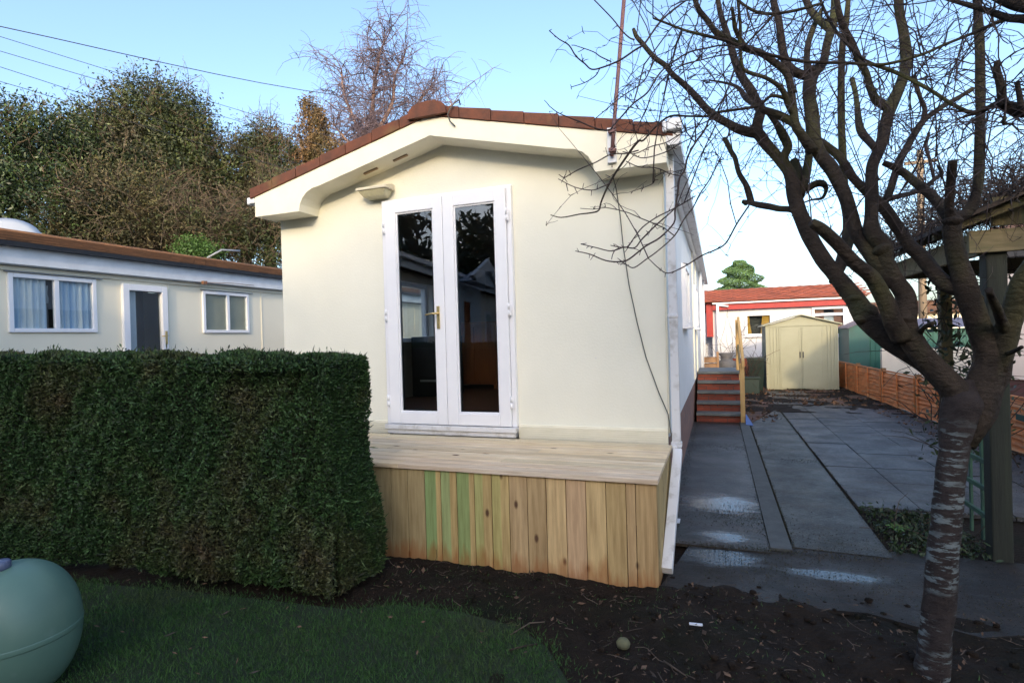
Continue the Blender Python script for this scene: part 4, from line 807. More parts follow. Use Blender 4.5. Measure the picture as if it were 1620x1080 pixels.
# white walled home at the right edge
a = atY(1571, 500, 9.); rh = thing('bungalow', (a.x, 9, 0), 'pinkish white walled home at the right edge behind the arbour', 'bungalow')
mt = Matrix.Translation((a.x, 9, 0)) @ Matrix.Rotation(R(-24), 4, 'Z')
MB().box(0, 6, 0, 5, .78, 2.35, mat=mt).build('wall', 'pink_wall', rh); MB().box(.03, 5.97, .03, 4.97, -.02, .78, mat=mt).build('brick_base', 'brick_dark', rh)
MB().box(-.1, 6.1, -.15, 5.1, 2.35, 2.5, mat=mt).build('roof_edge', 'black_plastic', rh); 
w = MB()
w.add([mt @ Vector(p) for p in ((-.15, -.2, 2.5), (6.15, -.2, 2.5), (6.15, 5.2, 2.5), (-.15, 5.2, 2.5), (-.15, 2.5, 3.1), (6.15, 2.5, 3.1))], [(0, 1, 5, 4), (3, 4, 5, 2), (0, 4, 3), (1, 2, 5), (0, 3, 2, 1)]); w.build('roof', 'tile_brown', rh)
# utility pole and wires
ptop = atY(1455, 238, 24.); pbx = atY(1446, 420, 24.).x
up_ = thing('utility_pole', (pbx, 24, 0), 'tall wooden utility pole behind the cherry branches', 'pole')
MB().tube([(ptop.x-.02, 24, 0), (ptop.x, 24, ptop.z)], [.14, .10], 12).build('pole', 'pole_wood', up_); MB().box(ptop.x-.5, ptop.x+.5, 23.85, 23.95, ptop.z-.5, ptop.z-.4).build('crossarm', 'pole_wood', up_)
wl = ['topmost overhead wire crossing the sky above the left trees', 'second overhead wire from the top on the left', 'middle overhead wire of the five on the left', 'fourth overhead wire from the top on the left', 'lowest overhead wire of the five on the left']
wp = [[(-200, 2, 11), (0, 42, 12), (480, 143, 18), (820, 183, 24)], [(-200, -5, 11), (0, 58, 12), (458, 198, 17), (700, 262, 22)], [(-200, 20, 11), (0, 81, 12), (444, 211, 17), (700, 285, 22)], [(-200, 47, 11), (0, 106, 12), (311, 208, 16), (600, 300, 21)], [(-200, 88, 11), (0, 129, 12), (300, 222, 16), (600, 310, 21)]]
def catm(pts, n):
    P = [Vector(p) for p in pts]; out = []; P = [P[0]*2-P[1]]+P+[P[-1]*2-P[-2]]
    for i in range(1, len(P)-2):
        for k in range(n):
            t = k/n; a, b_, c_, d_ = P[i-1], P[i], P[i+1], P[i+2]
            out.append(.5*((2*b_)+(-a+c_)*t+(2*a-5*b_+4*c_-d_)*t*t+(-a+3*b_-3*c_+d_)*t**3))
    out.append(P[-2]); return out
for i, (lab, ws) in enumerate(zip(wl, wp)):
    pts = [atD(*q) for q in ws]
    if i == 0: pts.append(Vector((ptop.x-.4, 23.9, ptop.z-.35)))
    else: pts.append(pts[-1]+(pts[-1]-pts[-2])*1.0)
    o = MB().tube(catm(pts, 6), .011 if i == 0 else .007, 5).build('overhead_wire', 'wire'); tag(o, lab, 'wire', 'overhead wires on the left')
for i, (y0, y1) in enumerate(((243, 248), (252, 259))):
    a = Vector((ptop.x+.4, 23.9, ptop.z-.4-.25*i)); b_ = atD(1760, y1, 20); tag(MB().tube([a, (a+b_)/2-Vector((0, 0, .05)), b_], .009, 5).build('overhead_wire', 'wire'), ('upper', 'lower')[i]+' thin wire running right from the wooden utility pole', 'wire', 'overhead wires right of the utility pole')
# ------------------------------------------------------------------ ARBOUR
ab = thing('arbour', (1.66, 4.4, 0), 'weathered green timber arbour with a twiggy roof at the right edge', 'arbour')
w = MB(); w.box(1.600, 1.710, 4.31, 4.42, -.05, 2.0); w.build('post', 'dark_post', ab, bevel=.01)
for (x, y) in ((1.92, 6.1), (3.3, 4.36), (3.3, 6.1)): B(x, x+.09, y, y+.09, -.05, 2.02).build('post', 'weathered_timber', ab, bevel=.008)
B(1.50, 3.5, 4.27, 4.31, 1.95, 2.09).build('beam', 'arbour_beam', ab, bevel=.004); B(1.66, 3.5, 6.2, 6.25, 1.95, 2.09).build('beam', 'arbour_beam', ab, bevel=.004)
B(1.555, 1.598, 4.312, 6.195, 1.94, 2.09).build('beam', 'arbour_beam', ab, bevel=.004); B(3.392, 3.43, 4.312, 6.195, 1.94, 2.09).build('beam', 'arbour_beam', ab, bevel=.004)
B(1.645, 3.3, 4.33, 4.36, 2.12, 2.30).build('fascia', 'weathered_timber', ab)
for k in range(6): y = 4.2+k*.40; MB().prism([(1.42, y, 2.092), (1.42, y, 2.13), (2.5, y, 2.56), (3.58, y, 2.13), (3.58, y, 2.092), (2.5, y, 2.50)], (0, .045, 0)).build('rafter', 'weathered_timber', ab)
MB().prism([(1.40, 4.1, 2.135), (2.5, 4.1, 2.575), (2.5, 4.1, 2.60), (1.40, 4.1, 2.16)], (0, 2.2, 0)).build('roof_board', 'dark_twig', ab)
MB().prism([(3.60, 4.1, 2.135), (2.5, 4.1, 2.575), (2.5, 4.1, 2.60), (3.60, 4.1, 2.16)], (0, 2.2, 0)).build('roof_board', 'dark_twig', ab)
tl = MB(); ty0, ty1 = 4.47, 5.15
for z in (.22, .40, .58, .76): tl.box(1.625, 1.645, ty0, ty1, z, z+.028)
for y in np.arange(ty0+.1, ty1, .18): tl.box(1.646, 1.66, y, y+.028, .05, .82)
tl.build('trellis', 'green_timber', ab)
# dead climber heaped on the arbour
cl = thing('climbing_plant', (2.2, 5., 2.15), 'tangled leafless climber heaped over the arbour roof', 'climbing plant')
n = 2600; P0 = np.column_stack([rng.uniform(1.36, 3.6, n), rng.uniform(4.05, 6.3, n), np.zeros(n)]); P0[:, 2] = 2.17+.42*(1-np.abs(P0[:, 0]-2.5)/1.1)-.02+rng.exponential(.05, n)
PL, RR = curvy(P0, rng.normal(size=(n, 3))*[1, 1, .35]+[-.2, -.3, .12], rng.uniform(.15, .6, n), 6, .9, .3, .0035, .0015); v1 = strands(PL, RR)
n = 260; P0 = np.column_stack([rng.uniform(1.4, 3.6, n), rng.uniform(4.1, 6.2, n), np.full(n, 2.35)]); PL, RR = curvy(P0, rng.normal(size=(n, 3))*.7+[-.2, -.1, .7], rng.uniform(.3, .8, n), 7, .9, .6, .0035, .0013); v2 = strands(PL, RR)
q = rng.integers(0, n, 900); PL3, RR3 = curvy(PL[q, rng.integers(2, 7, 900)], rng.normal(size=(900, 3)), .14, 4, .6, .2, .002, .001)
# vines dropping by the far post
n = 90; P0 = np.column_stack([rng.uniform(1.8, 2.4, n), rng.uniform(5.9, 6.3, n), rng.uniform(.2, 2., n)]); PLd, RRd = curvy(P0, rng.normal(size=(n, 3))*[.4, .4, .2]+[0, 0, .8], rng.uniform(.3, .9, n), 6, .8, .4, .006, .002)
v, f = merge([v1, v2, strands(PL3, RR3), strands(PLd, RRd)]); npmesh('vines', v, f, 'dark_twig', cl)
n = 900; P = np.column_stack([rng.normal(2.05, .16, n), rng.normal(6.0, .15, n), rng.uniform(.3, 1.95, n)]); V, Fq = leaves(P, .035); npmesh('ivy_leaves', V, Fq, 'herb', cl)
# ------------------------------------------------------------------ FOREGROUND CHERRY TREE
cherry = thing('cherry_tree', (.86, 2.86, 0), 'leafless cherry tree with pale banded bark and many knotted limbs', 'tree')
TD = 2.38
SK = []   # (px,py,t)
def near_t(px, py):
    best = min(SK, key=lambda q: (q[0]-px)**2+(q[1]-py)**2); return best[2]
def limb(pts, t0=None, t1=None, scale=1.0, nsub=4):
    t0 = near_t(*pts[0][:2]) if t0 is None else t0; t1 = t0 if t1 is None else t1
    tot = sum(math.dist(pts[i][:2], pts[i+1][:2]) for i in range(len(pts)-1)); acc = 0; P = []; Rr = []
    for i, p in enumerate(pts):
        if i: acc += math.dist(pts[i-1][:2], p[:2])
        t = t0+(t1-t0)*acc/tot; SK.append((p[0], p[1], t)); P.append(atD(p[0], p[1], t)); Rr.append(p[2]*t/F_*scale*math.cos(math.atan(abs(p[0]-810)/F_))**(.85 if p[2] > 3 else .2)*(.84 if p[2] > 3 else .8))
    Q = catm(P, nsub); R4 = catm([(r, 0, 0) for r in Rr], nsub); return Q, [max(q.x, .0008) for q in R4]
trk = [(1462, 1150, 40), (1470, 1090, 37), (1477, 1040, 36), (1481, 1000, 35), (1487, 940, 34), (1491, 880, 33), (1497, 820, 32), (1503, 760, 32), (1509, 710, 34), (1516, 668, 40), (1524, 635, 44), (1530, 618, 28), (1532, 600, 14)]
Q, Rq = limb(trk, TD, TD, nsub=6)
Rq = [r*(1+.05*noise.noise(Vector((0, 0, q.z*9)))) for r, q in zip(Rq, Q)]
Q0 = Q[0].copy(); Q = [Vector((Q0.x-.01, Q0.y, -.06)), Vector((Q0.x-.005, Q0.y, .0))]+Q[1:] if Q0.z > .0 else Q; Rq = ([Rq[0]*1.25, Rq[0]*1.15]+Rq[1:]) if len(Q) != len(Rq) else Rq
MB().tube(Q, [r*.9 for r in Rq], 24, jit=.14).build('trunk', 'cherry_trunk', cherry)
LIMBS = [
 ([(1530, 655, 32), (1500, 608, 29), (1470, 578, 26), (1440, 556, 26), (1400, 530, 25), (1372, 503, 24), (1352, 472, 19), (1330, 445, 17), (1302, 410, 16), (1280, 372, 15), (1264, 333, 15), (1256, 305, 14), (1248, 273, 12), (1233, 253, 11), (1213, 229, 11), (1200, 212, 11), (1187, 209, 10), (1169, 204, 9), (1150, 194, 8), (1129, 182, 7.5), (1113, 167, 7), (1091, 142, 6), (1064, 118, 5.5), (1053, 104, 5), (1035, 91, 4.5), (1018, 71, 4.5), (1007, 58, 4), (1002, 46, 3)], 3.1),
 ([(1535, 650, 34), (1505, 610, 29), (1480, 583, 26), (1455, 556, 24), (1437, 530, 24), (1432, 509, 23), (1434, 486, 21), (1431, 466, 20), (1417, 445, 18), (1402, 415, 17), (1397, 390, 19), (1380, 367, 17), (1378, 344, 14), (1379, 311, 13), (1380, 267, 12), (1388, 244, 12), (1397, 220, 12), (1403, 189, 12), (1410, 167, 12), (1425, 133, 11), (1434, 100, 12), (1432, 73, 11), (1428, 44, 10), (1423, 18, 9), (1420, -25, 9), (1416, -90, 8)], 2.7),
 ([(1410, 172, 10), (1399, 167, 9), (1386, 158, 8.5), (1377, 138, 7.5), (1370, 115, 7), (1359, 95, 7), (1350, 75, 7), (1347, 67, 7), (1335, 44, 7), (1327, 18, 6), (1322, -20, 6), (1318, -80, 5)], 2.5),
 ([(1428, 535, 22), (1414, 512, 20), (1408, 495, 18), (1400, 475, 17), (1381, 441, 16), (1350, 414, 14), (1324, 384, 13), (1302, 364, 12), (1290, 356, 11), (1284, 352, 9)], 2.35),
 ([(1418, 450, 17), (1395, 425, 16), (1372, 396, 15), (1353, 362, 14), (1342, 324, 14), (1329, 293, 14), (1315, 267, 14), (1298, 244, 13), (1289, 222, 14), (1286, 200, 14), (1283, 175, 14), (1280, 155, 13), (1281, 133, 13), (1287, 115, 12), (1302, 100, 9), (1309, 67, 8.5), (1316, 44, 9), (1320, 20, 8), (1322, -20, 8)], 2.9),
 ([(1281, 122, 9), (1268, 118, 9), (1255, 112, 9), (1247, 104, 8), (1240, 89, 7.5), (1235, 55, 7), (1231, 29, 7), (1224, 0, 6), (1220, -40, 6)], 2.9),
 ([(1280, 118, 7), (1276, 105, 6), (1278, 73, 6), (1284, 50, 6), (1292, 32, 5), (1300, 15, 4)], 3.0),
 ([(1314, 46, 9), (1304, 38, 8), (1291, 28, 7), (1280, 12, 7), (1270, -15, 6), (1262, -50, 5)], 3.1),
 ([(1287, 240, 11), (1269, 215, 9), (1258, 198, 8.5), (1255, 173, 8), (1251, 138, 7.5), (1242, 113, 7.5), (1222, 96, 6.5), (1204, 84, 6.5), (1178, 76, 6.5), (1156, 64, 6.5), (1133, 51, 6), (1120, 33, 5), (1104, 13, 5), (1097, -15, 5), (1090, -60, 4)], 2.6),
 ([(1258, 198, 7), (1247, 190, 8), (1231, 182, 8), (1209, 174, 7), (1200, 170, 6)], 2.75),
 ([(1320, 445, 11), (1334, 405, 12), (1343, 362, 12), (1339, 325, 10), (1335, 300, 9.5)], 2.95),
 ([(1253, 178, 6), (1247, 165, 6), (1236, 140, 5), (1213, 124, 4), (1191, 117, 4), (1177, 110, 3.5), (1173, 98, 3.2), (1171, 70, 3), (1171, 40, 3), (1167, 0, 2.6), (1163, -30, 2.5)], 2.4),
 ([(1200, 212, 10), (1198, 197, 10), (1203, 174, 10), (1196, 158, 9), (1187, 142, 9), (1173, 120, 8), (1162, 96, 7), (1156, 73, 6.5), (1147, 44, 6), (1138, 13, 5), (1133, -20, 5)], 3.1),
 ([(1196, 168, 5), (1180, 155, 5.5), (1172, 143, 4.5), (1160, 135, 3), (1140, 130, 2.2), (1122, 127, 1.6)], 3.2),
 ([(1180, 76, 5), (1170, 60, 4.5), (1163, 45, 4.5), (1161, 30, 4), (1158, 12, 3)], 2.5),
 ([(1262, 325, 11), (1258, 300, 10), (1262, 275, 10), (1258, 262, 10), (1255, 255, 9)], 2.9),
 ([(1266, 310, 9), (1274, 280, 9), (1278, 260, 8), (1281, 240, 8), (1285, 220, 8)], 2.9),
 ([(1249, 273, 9), (1240, 250, 9), (1246, 232, 9), (1238, 212, 9), (1228, 195, 6), (1218, 182, 5), (1210, 172, 4)], 2.8),
 ([(1275, 300, 7), (1290, 291, 7), (1302, 291, 7), (1307, 300, 4), (1301, 313, 3), (1285, 316, 2), (1273, 320, 1.5)], 2.7),
 ([(1545, 650, 38), (1558, 605, 36), (1565, 575, 34), (1560, 545, 30), (1547, 512, 26), (1535, 478, 25), (1526, 450, 25), (1517, 421, 21), (1511, 389, 19), (1506, 358, 19), (1512, 345, 15), (1523, 341, 13), (1537, 326, 12), (1546, 298, 11), (1549, 267, 10.5), (1550, 222, 10.5), (1551, 180, 10), (1551, 133, 10), (1550, 67, 10), (1547, 22, 9), (1545, -20, 9), (1543, -80, 8)], 2.3),
 ([(1506, 352, 14), (1502, 330, 10), (1503, 305, 9.5), (1505, 280, 9.5), (1507, 254, 9)], 2.25),
 ([(1508, 350, 15), (1494, 333, 13), (1474, 311, 11), (1450, 290, 9), (1428, 272, 8.5), (1408, 262, 7), (1398, 258, 6)], 2.6),
 ([(1530, 460, 20), (1510, 455, 18), (1494, 447, 17), (1474, 426, 16), (1455, 403, 15), (1439, 389, 14), (1417, 356, 13), (1397, 327, 12), (1370, 302, 10), (1350, 282, 9), (1338, 263, 9), (1324, 244, 9), (1302, 227, 8), (1292, 222, 7)], 2.85),
 ([(1395, 325, 10), (1406, 307, 8), (1423, 256, 8), (1434, 236, 8), (1443, 218, 7.5), (1461, 191, 6.5), (1478, 178, 6), (1492, 168, 6), (1519, 153, 5), (1538, 141, 5)], 2.9),
 ([(1398, 318, 6), (1420, 311, 6), (1440, 306, 5), (1462, 298, 5), (1478, 284, 4), (1490, 275, 4), (1484, 262, 3)], 2.8),
 ([(1478, 284, 3), (1470, 250, 3), (1465, 232, 3), (1470, 210, 2.5)], 2.8),
 ([(1335, 300, 9), (1334, 275, 8), (1333, 244, 8), (1331, 200, 7), (1331, 178, 7), (1331, 122, 7), (1333, 73, 6.5), (1338, 40, 6), (1342, 0, 5), (1345, -50, 5)], 3.0),
 ([(1385, 235, 8), (1374, 222, 8), (1364, 210, 9), (1360, 200, 8), (1357, 180, 6), (1354, 150, 5), (1348, 125, 5)], 2.9),
 ([(1461, 191, 5), (1463, 172, 5), (1456, 155, 4.5), (1450, 135, 4), (1447, 120, 3)], 2.85),
 ([(1575, 590, 30), (1585, 550, 27), (1594, 520, 26), (1604, 491, 25), (1614, 460, 25), (1622, 440, 24), (1650, 400, 22), (1690, 350, 20), (1720, 290, 16), (1735, 200, 14)], 2.0),
 ([(1590, 525, 14), (1583, 505, 11), (1576, 486, 10), (1568, 470, 9), (1564, 459, 8)], 2.1),
 ([(1590, 560, 6), (1603, 556, 5), (1616, 549, 4.5)], 2.1),
 ([(1445, 545, 10), (1460, 520, 5), (1470, 514, 6), (1476, 511, 5)], 2.3),
 ([(1262, 335, 8), (1249, 331, 6.5), (1232, 330, 6), (1218, 327, 6.5), (1200, 324, 6.5), (1187, 321, 5), (1175, 319, 4)], 3.0),
 ([(1190, 322, 5.5), (1185, 305, 5.5), (1180, 292, 5), (1169, 273, 5), (1163, 250, 4.5), (1157, 240, 4.5), (1149, 224, 5), (1144, 219, 4)], 3.1),
 ([(1250, 160, 4), (1233, 153, 3.5), (1218, 153, 3), (1200, 167, 3), (1169, 173, 2.8), (1135, 178, 2.6), (1118, 184, 2.2), (1090, 184, 2), (1060, 184, 2), (1036, 202, 1.7), (1018, 222, 1.6), (1009, 224, 2.2), (989, 251, 2.2), (971, 278, 2.2), (960, 298, 2), (951, 320, 1.8), (947, 333, 1.6), (933, 337, 1.4), (916, 339, 1.2), (888, 344, 1.1), (871, 340, .9)], 2.5),
]
for pts, t1 in LIMBS:
    Q, Rq = limb(pts, None, t1)
    if pts[0][2] > 28: Q = [atD(1518, 700, TD)]+Q; Rq = [Rq[0]*.8]+Rq
    if pts[0][2] > 3.9: MB().tube(Q, Rq, 12, jit=.16).build('branch', 'bark', cherry)
    else: MB().tube(Q, Rq, 6).build('branch', 'twig', cherry)
# knots and pruning scars
for (px, py, r_) in ((1432, 505, 22), (1375, 492, 22), (1362, 505, 16), (1395, 395, 20), (1352, 472, 18), (1545, 470, 14), (1180, 322, 6), (1507, 350, 20), (1303, 292, 8), (1255, 145, 8), (1281, 112, 14), (1440, 497, 13)):
    t_ = near_t(px, py); c_ = atD(px, py, t_-.01); rr_ = .66*r_*t_/F_
    prof = [(rr_*math.sin(a)*(1+.12*math.sin(a*5)), rr_*math.cos(a)*.8) for a in [math.pi*i/8 for i in range(8, -1, -1)]]; prof[0] = (.0005, prof[0][1]); prof[-1] = (.0005, prof[-1][1]); MB().lathe(prof, c_, 12, (random.uniform(-1, 1), random.uniform(-.3, .3), 1)).build('knot', 'bark', cherry)
TW = [
 [(1164, 138, 1.6), (1140, 162, 1.8), (1124, 184, 2), (1115, 205, 2.4), (1100, 226, 2.4), (1088, 248, 2.4), (1083, 270, 2.4), (1075, 282, 2.6), (1072, 307, 2.3), (1068, 333, 2.2), (1066, 353, 2), (1044, 376, 2), (1022, 389, 2), (995, 410, 1.9), (980, 414, 1.8), (958, 412, 1.6), (933, 402, 1.4), (910, 397, 1)],
 [(1100, 310, 1.4), (1082, 321, 1.5), (1060, 333, 1.5), (1038, 344, 1.5), (1016, 360, 1.5), (1002, 378, 1.5), (993, 390, 1.4), (980, 391, 1.2), (966, 388, 1)],
 [(1075, 322, 1.6), (1060, 337, 1.6), (1038, 356, 1.8), (1016, 378, 1.8), (1004, 392, 1.7), (987, 391, 1.5), (967, 397, 1.4), (944, 392, 1.2), (919, 386, 1)],
 [(1140, 250, 1.6), (1122, 285, 1.6), (1107, 307, 1.7), (1096, 329, 1.6), (1082, 347, 1.6), (1067, 373, 1.6), (1042, 396, 1.5), (1024, 409, 1.5), (1004, 423, 1.4), (993, 420, 1.2), (979, 410, 1)],
 [(1185, 325, 2), (1165, 355, 2), (1148, 385, 2), (1130, 396, 2), (1111, 404, 1.8), (1082, 422, 1.6), (1057, 432, 1.4), (1042, 424, 1.2), (1026, 409, 1)],
 [(967, 289, 1.5), (952, 296, 1.4), (936, 301, 1.3), (909, 296, 1.1), (883, 283, .9)],
 [(1010, 238, 1.6), (989, 243, 1.6), (967, 244, 1.6), (944, 256, 1.5), (916, 268, 1.4), (900, 277, 1.3), (892, 281, 1.2), (884, 276, .9)],
 [(1100, -10, 2), (1087, 0, 2), (1060, 20, 2.2), (1042, 38, 2.4), (1029, 56, 2.2), (1018, 71, 2.6), (1004, 80, 2.4), (980, 96, 2.3), (953, 107, 2), (936, 110, 1.8), (925, 101, 1.8), (911, 89, 1.7), (900, 72, 1.6), (884, 62, 1.3), (869, 49, 1.2)],
 [(949, 108, 1.3), (942, 120, 1.3), (925, 131, 1.1), (904, 138, .9)], [(967, 98, 1.5), (950, 90, 1.4), (938, 82, 1.2), (909, 72, .9)],
 [(940, 0, 1.4), (969, 30, 1.5), (984, 49, 1.7), (996, 60, 1.8), (1004, 63, 2)],
 [(1173, 78, 2), (1145, 72, 2), (1120, 76, 2), (1093, 82, 2), (1073, 93, 2), (1053, 107, 2), (1038, 124, 2), (1024, 147, 2.2), (1002, 164, 2), (984, 184, 2), (971, 198, 2), (963, 206, 2), (942, 203, 1.8), (918, 193, 1.6), (900, 186, 1.4), (882, 178, 1.2), (869, 168, .9)],
 [(1038, 89, 1.7), (1029, 109, 1.6), (1016, 131, 1.5), (984, 153, 1.3), (956, 176, 1.2), (938, 191, 1)],
 [(1170, 85, 1.7), (1140, 88, 1.6), (1110, 95, 1.6), (1080, 103, 1.5), (1060, 118, 1.5), (1042, 133, 1.4), (1030, 150, 1.3), (1022, 175, 1.2), (1008, 200, 1)],
 [(1120, 175, 1.5), (1100, 205, 1.6), (1092, 225, 1.5), (1085, 245, 1.2)],
 [(1135, 178, 1.4), (1120, 200, 1.4), (1100, 215, 1.3), (1075, 228, 1.3), (1055, 240, 1.2), (1020, 250, 1.2), (1000, 245, 1)],
 [(1135, 184, 1.5), (1110, 196, 1.5), (1080, 210, 1.4), (1055, 225, 1.3), (1030, 232, 1.2), (1005, 243, 1.2), (985, 240, 1)],
 [(1075, 278, 1.4), (1060, 275, 1.3), (1045, 268, 1.2), (1030, 265, 1.2), (1010, 264, 1.2), (990, 255, 1)],
 [(1036, 268, 1), (1036, 280, 1), (1033, 290, 1), (1018, 297, .8), (1000, 303, .7)],
 [(1360, 100, 3), (1347, 100, 3), (1310, 100, 3), (1280, 98, 3), (1235, 91, 3)],
]
parts = []; kinks = []
for k, pts in enumerate(TW):
    tt = 2.5+.25*math.sin(k*2.1); Q, Rq = limb(pts, tt, tt+.15*math.sin(k*5.)); Rq = [r*.85 for r in Rq]
    parts.append(strands(np.array([[list(q) for q in Q]]), np.array([Rq]), 5)); Qn = np.array([list(q) for q in Q])
    m_ = max(2, len(Q)//3); idx = rng.integers(0, len(Q), m_); PLk, RRk = curvy(Qn[idx], rng.normal(size=(m_, 3)), rng.uniform(.012, .04, m_), 3, .3, 0, .0022, .0014); parts.append(strands(PLk, RRk, 4))
# random shoots off the limbs
SKP = [(q, atD(*q)) for q in SK if q[1] < 430 and q[0] > 1000]; 
def shoots(n, Lr, r0, dirb, sp, curl, droop, filt=None):
    src = [s for s in SKP if filt is None or filt(s[0])]; ii = rng.integers(0, len(src), n); P0 = np.array([list(src[i][1]) for i in ii]); D = rng.normal(size=(n, 3))*sp+np.array(dirb)
    return curvy(P0, D, rng.uniform(Lr[0], Lr[1], n), 9, curl, droop, r0, r0*.4)
for (n, Lr, r0, db, sp, cu, dr_, fl) in ((75, (.25, .7), .0019, (-.15, .2, .5), 1., .8, .4, lambda q: q[1] < 320), (34, (.15, .45), .0018, (-1.0, .3, .1), .5, .7, .5, lambda q: 1090 < q[0] < 1330 and q[1] < 260), (70, (.3, .7), .0020, (.3, .2, .4), .9, .8, .25, lambda q: q[0] > 1330 and q[1] < 330), (60, (.5, 1.3), .0034, (-.1, .1, 1.), .4, .3, .1, None)):
    PL, RR = shoots(n, Lr, r0, db, sp, cu, dr_, fl); parts.append(strands(PL, RR, 4))
    m_ = n*3; a_ = rng.integers(0, n, m_); b_ = rng.integers(2, 9, m_); PL2, RR2 = curvy(PL[a_, b_], rng.normal(size=(m_, 3))+np.array(db)*.5, rng.uniform(.05, .26, m_), 6, .6, .3, .0017, .0008); parts.append(strands(PL2, RR2, 3))
    m2 = n*6; a_ = rng.integers(0, n, m2); b_ = rng.integers(1, 9, m2); PL3, RR3 = curvy(PL[a_, b_], rng.normal(size=(m2, 3)), rng.uniform(.01, .03, m2), 3, .3, 0, .0024, .0016); parts.append(strands(PL3, RR3, 3))
v, f = merge(parts); tw = npmesh('twigs', v, f, 'twig', cherry); tag(tw, kind='stuff')
# ---- second tree reaching in from the right edge
TR2 = Vector((2.3, 2.35, 0)); t2 = thing('tree', TR2, 'dark gnarled leafless tree whose boughs reach in from the top right corner', 'tree')
MB().tube([TR2+Vector((0, 0, -.05)), TR2+Vector((.02, 0, .8)), TR2+Vector((-.03, .02, 1.5)), TR2+Vector((0, 0, 2.2)), TR2+Vector((.03, -.03, 3.2))], [.13, .11, .10, .09, .06], 18, jit=.1).build('trunk', 'bark', t2)
e1 = TR2+Vector((0, 0, 2.3)); e2 = TR2+Vector((0, 0, 1.95))
def limb2(pts, t0, t1, root, mat='dark_twig'):
    Q, Rq = limb(pts, t0, t1)
    if root is not None: Q = [root, (root+Q[0])/2+Vector((0, 0, .04))]+Q; Rq = [Rq[0]*1.5, Rq[0]*1.2]+Rq
    MB().tube(Q, Rq, 10, jit=.15).build('branch', 'bark', t2)
limb2([(1660, 44, 12), (1625, 31, 10), (1594, 28, 9), (1561, 17, 6.5), (1528, 7, 5), (1494, -3, 4), (1470, -12, 3)], 1.75, 2.0, e1)
limb2([(1660, 12, 20), (1620, 8, 17), (1594, 1, 14), (1570, -12, 12), (1540, -40, 10)], 1.75, 1.9, e1)
limb2([(1596, 28, 6), (1572, 38, 4.5), (1539, 53, 3.5), (1494, 71, 3), (1457, 87, 3), (1405, 101, 3), (1372, 102, 3), (1340, 100, 3), (1280, 98, 3.2), (1235, 91, 3.2), (1180, 76, 3.2), (1147, 64, 3), (1102, 53, 2.6), (1080, 47, 2.4), (1044, 33, 2), (1033, 29, 1.6)], 1.9, 2.2, None)
limb2([(1670, 178, 20), (1620, 175, 17), (1599, 171, 15), (1581, 165, 10), (1565, 170, 6), (1550, 176, 4.5), (1534, 178, 4.5), (1505, 164, 4.2), (1474, 144, 4), (1443, 127, 4), (1408, 111, 4), (1372, 98, 3.3), (1350, 80, 3), (1324, 51, 2.8), (1307, 22, 2.8), (1298, 0, 2.6), (1290, -30, 2.4)], 1.8, 2.2, e2)
limb2([(1590, 166, 10), (1585, 150, 9), (1583, 133, 9), (1577, 111, 8), (1578, 97, 6)], 1.85, 1.85, None)
limb2([(1617, 172, 8), (1613, 150, 6), (1609, 129, 5)], 1.82, 1.82, None)
limb2([(1590, 186, 5), (1588, 195, 4), (1600, 196, 2)], 1.82, 1.82, None)
limb2([(1302, 5, 2.6), (1262, 16, 3), (1225, 22, 3.3), (1200, 20, 3), (1180, 10, 2.6), (1160, -6, 2.5)], 2.1, 2.1, None)
limb2([(1225, 23, 2), (1205, 45, 2), (1180, 70, 1.6)], 2.1, 2.1, None)
SKP = [(q, atD(*q)) for q in SK[-60:]]
PL, RR = shoots(130, (.2, .7), .0026, (-.3, 0, -.1), 1., .7, .3); m_ = 400; a_ = rng.integers(0, 130, m_); b_ = rng.integers(2, 9, m_); PL2, RR2 = curvy(PL[a_, b_], rng.normal(size=(m_, 3)), rng.uniform(.03, .2, m_), 5, .6, .2, .0016, .0009)
v, f = merge([strands(PL, RR, 4), strands(PL2, RR2)]); tag(npmesh('twigs', v, f, 'twig', t2), kind='stuff')
